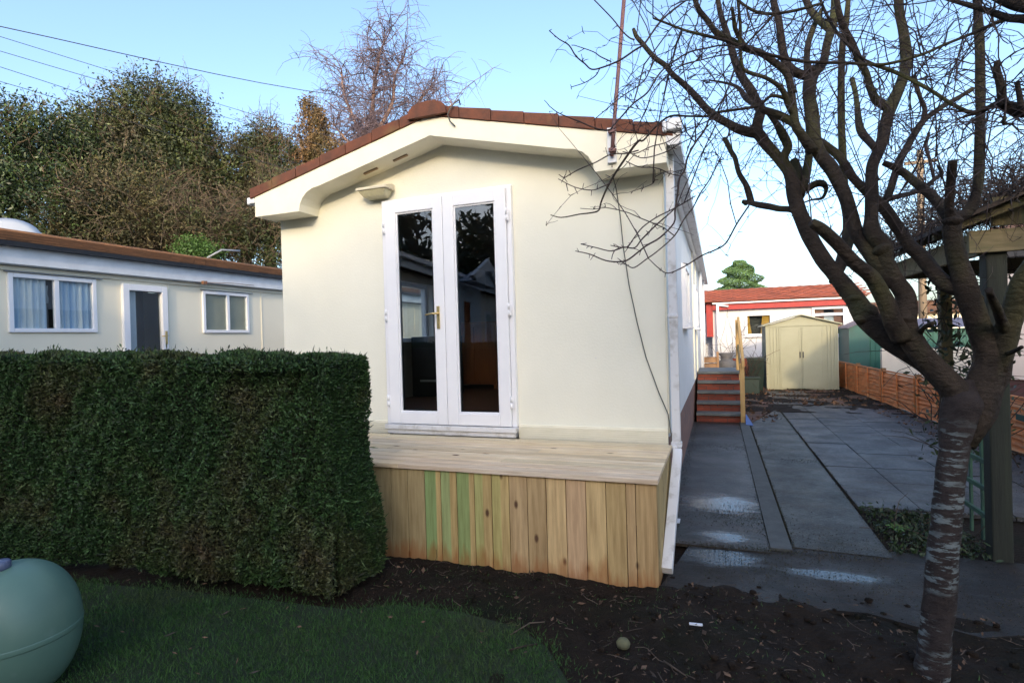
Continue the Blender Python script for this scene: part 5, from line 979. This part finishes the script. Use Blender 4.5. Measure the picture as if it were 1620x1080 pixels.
# ------------------------------------------------------------------ BACKGROUND TREES
def blob_points(ells, n, shell=.55):
    vol = np.array([e[3]*e[4]*e[5] for e in ells])**.7; vol /= vol.sum(); k = rng.choice(len(ells), n, p=vol); E = np.array(ells)
    d = unit(rng.normal(size=(n, 3))); r = shell+(1-shell)*rng.uniform(size=(n, 1))**.5
    nz = np.array([noise.fractal(Vector((a[0]*1.7+b, a[1]*1.7, a[2]*1.7)), 1., 2., 3) for a, b in zip(d, k)])[:, None]
    return E[k, :3]+d*r*(1+.38*nz)*E[k, 3:6], d
def clumped(P, n, cs):
    q = rng.integers(0, len(P), n); return P[q]+rng.normal(size=(n, 3))*cs
def bush_tree(name, label, base, ells, n, size, mat, cat='tree', group=None, ntw=300, twmat='tan_twig', tl=1.2, trunk=True, core=True, ratio=.5, shell=.55, clump=.16, up=.25, gap=None, droop=0.):
    t = thing(name, base, label, cat, group); b0 = Vector(base)
    n = int(n*(1 if size > .2 else 2.3)); size = size if size > .2 else size*.55; P, d = blob_points(ells, max(60, n//30), shell); P = clumped(P, n, clump); P = P[P[:, 2] > base[2]+.05]
    V, Fq = leaves(P, size, ratio, [0, 0, 1], up); npmesh('crown', V, Fq, mat, t)
    if trunk:
        w = MB(); top = Vector(ells[0][:3]); r0 = .12+.018*top.z; w.tube([b0-Vector((0, 0, .1)), b0.lerp(top, .35)+Vector((.1, 0, 0)), b0.lerp(top, .7), top], [r0, r0*.85, r0*.6, r0*.3], 10, jit=.1)
        for e in ells[1:]: s_ = b0.lerp(top, .3+.4*random.random()); c_ = Vector(e[:3]); w.tube([s_, s_.lerp(c_, .5)+Vector((0, 0, .2)), c_], [r0*.5, r0*.35, r0*.15], 7)
        w.build('trunk', 'bark', t)
    if ntw:
        P, d = blob_points(ells, ntw, .5); PL, RR = curvy(P, d*[1, 1, .8]+rng.normal(size=(ntw, 3))*.5+[0, 0, .3], rng.uniform(.4, 1, ntw)*tl, 6, .6, droop, .016, .006); a_ = rng.integers(0, ntw, ntw*3); b_ = rng.integers(1, 6, ntw*3)
        PL2, RR2 = curvy(PL[a_, b_], rng.normal(size=(ntw*3, 3))+[0, 0, .3], tl*.35, 4, .5, droop, .009, .004); v, f = merge([strands(PL, RR), strands(PL2, RR2)]); tag(npmesh('twigs', v, f, twmat, t), kind='stuff')
    return t
def Dp(px, py, t): p = atD(px, py, t); return p
def ell(px, py, t, rpx, rpy, depth=None):
    p = Dp(px, py, t); r1, r2 = rpx*t/F_, rpy*t/F_; return (p.x, p.y, p.z, r1, depth or r1, r2)
def base_of(e): return (e[0], e[1], 0)
G_ = 'trees behind the left bungalow'
E1 = [ell(20, 250, 19, 95, 80), ell(60, 330, 18.5, 110, 80), ell(90, 230, 19.5, 60, 60), ell(-70, 280, 18, 90, 100)]
bush_tree('evergreen_tree', 'broad dark laurel tree at the far left behind the brown roof', base_of(E1[0]), E1, 26000, .11, 'laurel', group=G_, ntw=160, clump=.28)
E2 = [ell(245, 205, 23, 78, 52), ell(180, 245, 22.5, 65, 60), ell(285, 240, 23, 60, 70), ell(230, 300, 22, 100, 80), ell(140, 222, 23, 42, 34), ell(315, 300, 22.5, 50, 60), ell(255, 158, 23.5, 62, 16)]
bush_tree('ivy_clad_tree', 'tallest ivy clad tree with a flat top behind the bungalow', base_of(E2[0]), E2, 42000, .12, 'ivy_dark', group=G_, ntw=520, tl=1.4, clump=.32)
E3 = [ell(200, 340, 19.5, 95, 60), ell(270, 370, 19.5, 70, 45), ell(150, 380, 19, 80, 40)]
bush_tree('overgrown_thicket', 'tangled brown and green thicket low behind the bungalow roof', base_of(E3[0]), E3, 17000, .10, 'brown_foliage', group=G_, ntw=420, tl=1.4, clump=.3)
E4 = [ell(385, 270, 24, 48, 48), ell(350, 330, 23, 50, 60), ell(430, 320, 23.5, 50, 60), ell(400, 240, 24.5, 25, 22)]
bush_tree('evergreen_tree', 'mid height mixed green tree between the ivy clad tree and the park home', base_of(E4[0]), E4, 17000, .11, 'ivy_dark', group=G_, ntw=350, tl=1.2, clump=.3)
E5 = [ell(340, 370, 20.5, 70, 40), ell(420, 370, 20.5, 55, 50), ell(455, 330, 21, 35, 60)]
bush_tree('overgrown_thicket', 'tangled thicket of brown twigs and dark ivy beside the left corner of the park home', base_of(E5[0]), E5, 9000, .10, 'ivy_dark', group=G_, ntw=800, tl=1.4, clump=.3)
E6 = [ell(305, 392, 18.5, 28, 16), ell(330, 398, 18.5, 20, 12)]
bush_tree('bush', 'bright green bush showing just above the bungalow roof', base_of(E6[0]), E6, 2500, .07, 'bright_bush', cat='bush', ntw=0, trunk=False, clump=.1)
E7 = [ell(495, 215, 24, 22, 50), ell(488, 165, 24, 11, 20), ell(510, 245, 24, 30, 35), ell(475, 215, 24, 14, 16), ell(535, 240, 24, 18, 14), ell(480, 255, 24, 18, 14), ell(505, 195, 24, 14, 30)]
bush_tree('ivy_clad_stump', 'narrow leaning trunk smothered in rusty brown ivy', base_of(E7[0]), E7, 5200, .10, 'ivy_stump', group=G_, ntw=120, tl=.6, clump=.14, droop=.8)
# bare twigs crowning the left trees
# small leaning broken tree w/ twigs
E8 = [ell(420, 215, 24.5, 18, 25), ell(445, 245, 24, 25, 25)]
bush_tree('scrubby_tree', 'thin scrubby tree beside the rusty ivy clad trunk', base_of(E8[0]), E8, 2600, .10, 'laurel', group=G_, ntw=260, tl=1.1, clump=.2)
# birch
bt = 30.; bb_ = Dp(600, 300, bt); birch = thing('birch_tree', (bb_.x, bb_.y, 0), 'tall leafless birch with fine purple twigs rising behind the roof', 'tree')
stems = [[(598, 420), (585, 250), (565, 200), (545, 150), (540, 110)], [(598, 420), (580, 240), (588, 190), (592, 140), (600, 90), (608, 65)], [(598, 420), (600, 240), (595, 215), (620, 165), (625, 120), (640, 90)], [(598, 420), (610, 240), (640, 200), (660, 165), (680, 140)], [(598, 420), (615, 250), (650, 225), (690, 190), (715, 165)], [(598, 420), (590, 260), (560, 235), (530, 200)]]
w = MB(); SP = []
for k, s in enumerate(stems):
    pts = [Dp(x, y, bt+.8*math.sin(k*2+i*.5)) for i, (x, y) in enumerate(s)]; pts = [Vector((bb_.x, bb_.y, -.1)), Vector((bb_.x, bb_.y, 2))]+pts[1:]; Q = catm(pts, 5); w.tube(Q, [.17*(1-i/len(Q))+.03 for i in range(len(Q))], 8)
    SP += [q for q in Q if q.z > 9]
w.build('trunk', 'birch_bark', birch)
S_ = np.array([list(q) for q in SP]); n = 340; P0 = S_[rng.integers(0, len(S_), n)]; D = rng.normal(size=(n, 3))*[1.1, 1.1, .3]+[0, 0, .9]
PL, RR = curvy(P0, D, rng.uniform(1., 3.2, n), 9, .5, .5, .032, .012); m_ = 3800; a_ = rng.integers(0, n, m_); b_ = rng.integers(2, 9, m_)
PL2, RR2 = curvy(PL[a_, b_], rng.normal(size=(m_, 3))+[0, 0, .15], rng.uniform(.5, 1.5, m_), 6, .45, .9, .013, .006); v, f = merge([strands(PL, RR), strands(PL2, RR2)]); tag(npmesh('twigs', v, f, 'birch_twig', birch), kind='stuff')
# conifer beyond the red bungalow
p = Dp(1170, 440, 38); cf = thing('conifer_tree', (p.x, p.y, 0), 'rounded green conifer behind the red tiled roof', 'tree')
n = 26000; hh = rng.uniform(size=n)**.8; ang = rng.uniform(0, 2*np.pi, n); top = Dp(1168, 412, 38).z; z0 = top-3.6; zz = top-hh*3.6; lay = .78+.22*np.sin(zz*9+ang*2)+.10*np.sin(ang*5+zz*3); rad = 1.75*np.minimum(1, hh*1.9+.02)**.5*lay*(.6+.4*rng.uniform(size=n)**.4)
P = np.column_stack([p.x+np.cos(ang)*rad, p.y+np.sin(ang)*rad, zz]); V, Fq = leaves(P, .075, .35, [0, 0, 1], .4); npmesh('crown', V, Fq, 'conifer', cf); MB().tube([(p.x, p.y, 0), (p.x, p.y, top-.3)], [.2, .05], 8).build('trunk', 'bark', cf)
# ------------------------------------------------------------------ BEHIND THE CAMERA: what shades the yard and shows in the door glass
G2 = 'evergreens on the far side of the lane'
xsb = [-21, -16.5, -12.5, -8.5, -4.5, -.5, 3.5, 7.5, 11.5, 16]
for i, x in enumerate(xsb):
    nl_ = 3000 if x < -6 else 11000
    y = -17+1.2*math.sin(i*2.3); hh = (9.6 if x > -3 else 8.3)+.2*math.sin(i*1.7); e = [(x, y, hh*.52, 2.9, 2.2, hh*.42), (x+1.5, y+.5, hh*.35, 2.4, 2, hh*.35), (x-1.4, y-.3, hh*.40, 2.4, 2, hh*.38), (x+1.9, y, hh*.84, 1.7, 1.6, 1.25), (x-.2, y, hh*.84, 1.7, 1.6, 1.2)]
    bush_tree('evergreen_tree', 'tall dense evergreen in the row behind the camera, number %s from the left end' % ['first', 'second', 'third', 'fourth', 'fifth', 'sixth', 'seventh', 'eighth', 'ninth', 'tenth'][i] if False else 'tall dense evergreen in the row across the lane', (x, y, 0), e, nl_, .30, 'ivy_dark', group=G2, ntw=160, tl=1.6, clump=.35, shell=.3)
# bungalow seen mirrored in the french doors
ob = thing('bungalow', (-6.9, -6, 0), 'beige walled bungalow with a blue porch door across the lawn, mirrored in the french doors', 'bungalow')
ax0 = Vector((-6.2, -1.2, 0)); ax1 = Vector((-7.5, -10.0, 0)); dd_ = (ax1-ax0).normalized(); ax0 = ax0-dd_*1.4; ang = math.atan2(dd_.y, dd_.x); mt = Matrix.Translation(ax0) @ Matrix.Rotation(ang, 4, 'Z')   # local x along the wall (away), local y+ -> ?
sgn = 1 if (mt.to_3x3() @ Vector((0, 1, 0))).x > 0 else -1    # sgn*y points towards +X (the lawn)
def lb2(mb, x0, x1, y0, y1, z0, z1): mb.box(x0, x1, min(sgn*y0, sgn*y1), max(sgn*y0, sgn*y1), z0, z1, mat=mt); return mb
lb2(MB(), 0, 12.5, -6, 0, .0, 3.0).build('wall', 'beige_wall', ob); lb2(MB(), -.2, 12.8, .25, .28, 2.98, 3.2).build('fascia_board', 'white_paint', ob); lb2(MB(), -.2, 12.8, .285, .38, 3.15, 3.24).build('gutter', 'white_upvc', ob)
w = MB(); w.add([mt @ Vector((a, sgn*b_, c_)) for a, b_, c_ in ((-.3, .35, 3.2), (12.9, .35, 3.2), (12.9, -3, 4.3), (-.3, -3, 4.3), (-.3, -6.3, 3.2), (12.9, -6.3, 3.2))], [(0, 1, 2, 3), (3, 2, 5, 4), (0, 3, 4), (1, 5, 2), (0, 4, 5, 1)]); w.build('roof', 'tile_red', ob)
w = lb2(MB(), 1.3, 2.8, .001, .05, .1, 2.75); w.build('door_frame', 'porch_blue', ob); lb2(MB(), 1.6, 2.5, .051, .06, .2, 2.5).build('door_pane', 'glass', ob)
pg = MB(); 
def P3(a, b_, c_): return mt @ Vector((a, sgn*b_, c_))
pg.add([P3(3.50, 0.9, 3.05), P3(5.10, 0.9, 3.65), P3(6.70, 0.9, 3.05), P3(3.50, 1, 3.05), P3(5.10, 1, 3.65), P3(6.70, 1, 3.05), P3(3.80, 0.9, 2.95), P3(5.10, 0.9, 3.35), P3(6.40, 0.9, 2.95), P3(3.80, 1, 2.95), P3(5.10, 1, 3.35), P3(6.40, 1, 2.95)],
       [(0, 1, 7, 6), (1, 2, 8, 7), (3, 9, 10, 4), (4, 10, 11, 5), (0, 3, 4, 1), (1, 4, 5, 2), (6, 7, 10, 9), (7, 8, 11, 10)]); pg.build('porch_gable', 'white_paint', ob)
w = MB(); w.add([P3(3.80, 0.9, 2.95), P3(5.10, 0.9, 3.35), P3(6.40, 0.9, 2.95), P3(3.80, 0.5, 2.95), P3(5.10, 0.5, 3.35), P3(6.40, 0.5, 2.95)], [(0, 1, 2), (3, 5, 4), (0, 2, 5, 3)]); w.build('porch_infill', 'porch_blue', ob)
lb2(MB(), 3.9, 6.3, .05, .4, .0, 2.95).build('porch_wall', 'porch_blue', ob); lb2(MB(), 4.6, 5.1, .401, .42, .9, 2.5).build('porch_pane', 'cabinet', ob); lb2(MB(), 8.2, 9.0, .001, .04, 1.0, 2.4).build('window', 'white_upvc', ob); lb2(MB(), 8.3, 8.9, .041, .05, 1.1, 2.3).build('window_pane', 'glass', ob)
# ------------------------------------------------------------------ GROUND LITTER
def ground_z(x, y):
    i = np.clip(np.searchsorted(xs, x)-1, 0, nx-2); j = np.clip(np.searchsorted(ys, y)-1, 0, ny-2); return GZV[j, i]
GZV = np.array([0.]*(nx*ny)).reshape(ny, nx)
co = np.empty(nx*ny*3, dtype=np.float32); bpy.data.objects['ground'].data.vertices.foreach_get('co', co); GZV = co.reshape(ny, nx, 3)[:, :, 2]
def scatter(n, x0, x1, y0, y1, cond=None):
    x = rng.uniform(x0, x1, n); y = rng.uniform(y0, y1, n)
    if cond is not None: k = cond(x, y); x, y = x[k], y[k]
    return np.column_stack([x, y, ground_z(x, y)+.006])
soilc = lambda x, y: ((x > -.62) | (y > 2.68)) & (y < 3.9) & ~((y > 3.3) & (x < -.33)) & ~((y > 3.5) & (x > -.3) & (rng.uniform(size=len(x)) < .8)) & ~((x < -2.05) & (y > 2.6))
P = scatter(4200, -2.6, 3.4, 1.2, 3.95, soilc); n = len(P); nrm = unit(rng.normal(size=(n, 3))*[.55, .55, .2]+[0, 0, 1]); A = unit(np.cross(nrm, rng.normal(size=(n, 3)))); Bq = np.cross(nrm, A); s = .004+rng.exponential(.0055, (n, 1))
V, Fq = leafmesh(P+nrm*.004, A*s, Bq*s*.6)
q_ = np.column_stack([rng.uniform(-3.6, -.7, 110), rng.uniform(1.4, 2.6, 110), np.full(110, .048)]); V3, F3 = leafmesh(q_, unit(rng.normal(size=(110, 3))*[1, 1, .3])*rng.uniform(.008, .022, (110, 1)), unit(rng.normal(size=(110, 3))*[1, 1, .3])*.007); V, Fq = merge([(V, Fq), (V3, F3)]); o = npmesh('leaf_litter', V, Fq, 'dead_leaf'); tag(o, 'fallen brown leaves scattered over the dark soil and the lawn', 'leaf litter', kind='stuff')
P = scatter(2200, -2.6, 3.6, 1.2, 3.7, soilc); n = len(P); PL, RR = curvy(P, rng.normal(size=(n, 3))*[1, 1, .12], np.minimum(.2, .012+rng.exponential(.032, n)), 4, .5, 0, .0022, .0012); v, f = strands(PL, RR); o = npmesh('twig_litter', v, f, 'stick'); tag(o, 'broken twigs and roots lying on the dark soil', 'twigs', kind='stuff')
P = scatter(900, .45, 3.1, 9.8, 16.5, lambda x, y: ~((x < 2.9) & (x > 1.0) & (y < 12.1))); P[:, 2] = .012; n = len(P); V, Fq = leaves(P, .05, .6, [0, 0, 1], 0); P2 = scatter(260, 2.6, 3.2, 5.4, 12, None); P2[:, 2] = .01; V2, F2 = leaves(P2, .03, .6); V, Fq = merge([(V, Fq), (V2, F2)]); o = npmesh('leaf_litter', V, Fq, 'dead_leaf'); tag(o, 'reddish brown leaves strewn over the earth before the cream shed', 'leaf litter', kind='stuff')
jl = []
for (x0, y0, x1, y1, n_, w_) in ((.448, 4.15, .452, 9.6, 2600, .010), (1.045, 4.2, 1.055, 11.5, 2600, .014), (.30, 4.1, .30, 9.6, 900, .012), (-.36, 4.2, -.36, 9.5, 1500, .03), (1.06, 5.3, 2.9, 5.28, 900, .02), (-.3, 4.06, 1.0, 4.12, 1500, .05)):
    u = rng.uniform(size=n_); jl.append(np.column_stack([x0+(x1-x0)*u+rng.normal(0, w_, n_), y0+(y1-y0)*u+rng.normal(0, w_*.6, n_), np.full(n_, .014)]))
for (xx, yy, rr0, n_) in ((.1, 4.75, .22, 1500), (.9, 7., .12, 300), (.2, 7.6, .2, 700), (-.15, 8.6, .2, 500), (.75, 4.35, .2, 500), (1.6, 4.0, .35, 900), (2.6, 7.6, .3, 700), (2.5, 9.3, .25, 600), (2.7, 6.2, .3, 600)):
    jl.append(np.column_stack([rng.normal(xx, rr0, n_), rng.normal(yy, rr0*.7, n_), np.full(n_, .016)]))
for (xx, yy, rr0, n_) in ((.2, 3.75, .3, 1600), (1.2, 3.6, .5, 1800), (2.6, 3.6, .6, 1500), (.4, 4.0, .3, 900)): jl.append(np.column_stack([rng.normal(xx, rr0, n_), rng.normal(yy, .16, n_), np.full(n_, .013)]))
P = np.concatenate(jl); V, Fq = leaves(P, .0042, .6, None, 0, .6); o = npmesh('moss', V, Fq, 'moss'); tag(o, 'moss, grit and crumbs of soil in the joints of the concrete paths', 'moss', kind='stuff')
# clods
P = scatter(900, -2.4, 3.4, 1.2, 3.6, soilc); w = MB()
for p in P:
    s = random.uniform(.006, .022); cc_ = Vector(p); vs = [cc_+Vector((math.cos(a)*s*random.uniform(.7, 1.2), math.sin(a)*s*random.uniform(.7, 1.2), zq*s)) for zq in (-.3, .45) for a in (0, 1.05, 2.1, 3.15, 4.2, 5.25)]; top = cc_+Vector((0, 0, s*.8)); w.add(vs+[top], [(i, (i+1) % 6, 6+(i+1) % 6, 6+i) for i in range(6)]+[(6+i, 6+(i+1) % 6, 12) for i in range(6)], smooth=True)
o = w.build('soil_clods', 'soil'); tag(o, 'loose clods of dark earth on the bare soil', 'soil', kind='stuff')
# weeds near the deck and sparse grass over the soil
P = scatter(5200, -2.3, 1.2, 1.4, 3.35, lambda x, y: soilc(x, y) & (rng.uniform(size=len(x)) < np.clip(.75-np.abs(x+1.3)*.28, .04, 1))); n = len(P); tip = P+unit(rng.normal(size=(n, 3))*.7+[0, 0, 1])*rng.uniform(.008, .03, (n, 1)); sd = unit(np.cross(tip-P, rng.normal(size=(n, 3))))*.0018
o = npmesh('sparse_grass', np.stack([P-sd, P+sd, tip], 1).reshape(-1, 3), np.arange(n*3).reshape(-1, 3), 'grass'); tag(o, 'sparse grass seedlings on the bare soil by the deck', 'grass', kind='stuff')
# planting bed beside the pale path
n = 1500; P = np.column_stack([rng.uniform(1.06, 1.62, n), rng.uniform(4.25, 5.22, n), rng.exponential(.03, n)+.0]); P = P[P[:, 0] < 1.62]; V, Fq = leaves(P, .018, .5, [0, 0, 1], .3); bed = npmesh('ground_cover', V, Fq, 'herb'); tag(bed, 'low straggly plants in the little bed beside the pale path', 'ground cover', kind='stuff')
p = atZ(1422, 842, .02); w = MB()
for k in range(9): a = k*.7; w.add([(p.x, p.y, .01), (p.x+.05*math.cos(a)+.015*math.sin(a), p.y+.05*math.sin(a), .06), (p.x+.085*math.cos(a), p.y+.085*math.sin(a), .055), (p.x+.05*math.cos(a)-.015*math.sin(a), p.y+.05*math.sin(a)+.02, .065)], [(0, 1, 2, 3)])
tag(w.build('rosette_plant', 'bright_bush'), 'small bright green rosette plant in the bed beside the pale path', 'plant')
P = scatter(30, 1.1, 1.6, 4.4, 5.2); n = len(P); PL, RR = curvy(P+[0, 0, .01], rng.normal(size=(n, 3))*[1, 1, .25]+[0, 0, .2], rng.uniform(.15, .4, n), 5, .5, .2, .004, .002); v, f = strands(PL, RR); tag(npmesh('fallen_twigs', v, f, 'stick'), 'dead stems lying in the little bed beside the pale path', 'twigs', kind='stuff')
# countable bits of litter
def bit(name, mb, mat, label, cat): tag(mb.build(name, mat), label, cat)
p = atZ(1101, 988, .02); bit('litter_strip', MB().box(-.032, .032, -.006, .006, 0, .008, mat=Matrix.Translation(p) @ Matrix.Rotation(.1, 4, 'Z')), 'white_litter', 'thin white strip of litter lying on the soil right of the deck', 'litter')
p = atZ(986, 1022, .0); bit('garden_stone', MB().lathe([(.001, -.01), (.03, .0), (.034, .018), (.024, .034), (.001, .04)], (p.x, p.y, .0), 12), 'mossy_stone', 'round mossy stone where the lawn meets the soil', 'stone')
for i, (px, py, rz, L_, lab) in enumerate(((270, 1002, .6, .035, 'pale curled leaf on the lawn below the middle of the hedge'), (403, 1062, .3, .03, 'pale narrow leaf on the lawn near the bottom edge'), (358, 968, .9, .03, 'tan leaf at the foot of the hedge'))):
    p = atZ(px, py, .045); A_ = Vector((math.cos(rz), math.sin(rz), .25))*L_; Bv = Vector((-math.sin(rz), math.cos(rz), 0))*L_*.3
    bit('fallen_leaf', MB().add([p-A_, p-Bv, p+A_, p+Bv], [(0, 1, 2, 3)]), 'stick', lab, 'leaf')
a = atZ(808, 1003, .03); b_ = atZ(838, 985, .03); c_ = atZ(862, 983, .035); bit('fallen_stick', MB().tube([a, b_, c_], [.003, .004, .003], 6), 'stick', 'pale bent stick between the lawn edge and the deck', 'stick')
a = atZ(805, 1028, .03); b_ = atZ(850, 1018, .03); bit('fallen_stick', MB().tube([a, (a+b_)/2+Vector((0, 0, .004)), b_], .005, 6), 'bark', 'short dark stick on the lawn edge below the pale stick', 'stick')
a = atZ(1050, 1045, .02); b_ = atZ(1085, 1068, .02); bit('fallen_stick', MB().tube([a, b_], [.005, .003], 6), 'stick', 'brown stick on the soil at the bottom, below the white strip', 'stick')
p = atZ(1078, 828, .012); bit('paper_scrap', MB().box(-.012, .02, -.05, .05, .03, .036, mat=Matrix.Translation((p.x-.03, p.y, 0))), 'white_litter', 'white plastic scrap beside the foot of the downpipe', 'litter')
# ------------------------------------------------------------------ LIGHT, SKY, CAMERA
SUN_EL, SUN_AZ = 17.5, 14.5   # degrees; azimuth measured from -Y towards +X
world = bpy.data.worlds.new('World'); bpy.context.scene.world = world; world.use_nodes = True; wt = world.node_tree; bg = wt.nodes['Background']
sky = wt.nodes.new('ShaderNodeTexSky'); sky.sky_type = 'NISHITA'; sky.sun_disc = False; sky.sun_elevation = R(SUN_EL); sky.air_density = .95; sky.dust_density = 3.; sky.ozone_density = 2.2
sd_ = Vector((math.sin(R(SUN_AZ))*math.cos(R(SUN_EL)), -math.cos(R(SUN_AZ))*math.cos(R(SUN_EL)), math.sin(R(SUN_EL))))
sky.sun_rotation = math.atan2(sd_.x, sd_.y)      # nishita: rotation 0 -> +Y, clockwise towards +X
wt.links.new(sky.outputs[0], bg.inputs[0]); bg.inputs[1].default_value = .15
sl_ = bpy.data.lights.new('sun', 'SUN'); sl_.energy = .62; sl_.angle = R(2.); sl_.color = (1, .79, .48); so = bpy.data.objects.new('sun', sl_); C.objects.link(so); so.rotation_euler = (-sd_).to_track_quat('-Z', 'Y').to_euler(); so.location = (0, -5, 20)
cam = bpy.data.cameras.new('camera'); co_ = bpy.data.objects.new('camera', cam); C.objects.link(co_); bpy.context.scene.camera = co_
cam.sensor_width = 36; cam.lens = 36*F_/1620; cam.clip_start = .05; cam.clip_end = 2000
# image axes: right/up rotated by the roll
c_, s_ = math.cos(ROL), math.sin(ROL); Xc = rt*c_+upv*s_*1.0; 
# pixel offsets (a,b): u=a c+b s, v=-a s+b c ; direction of +a in world = rt*c - upv*(-s) ; +b = rt*s - upv*c
Xc = rt*c_+upv*s_; Yc = -(rt*s_-upv*c_); Zc = -fwd
co_.matrix_world = Matrix(((Xc.x, Yc.x, Zc.x, 0), (Xc.y, Yc.y, Zc.y, 0), (Xc.z, Yc.z, Zc.z, H), (0, 0, 0, 1)))
sc = bpy.context.scene; sc.view_settings.view_transform = 'Standard'; sc.view_settings.look = 'None'; sc.view_settings.exposure = 1.66; sc.view_settings.gamma = 1
sc.cycles.max_bounces = 8; sc.cycles.transparent_max_bounces = 12
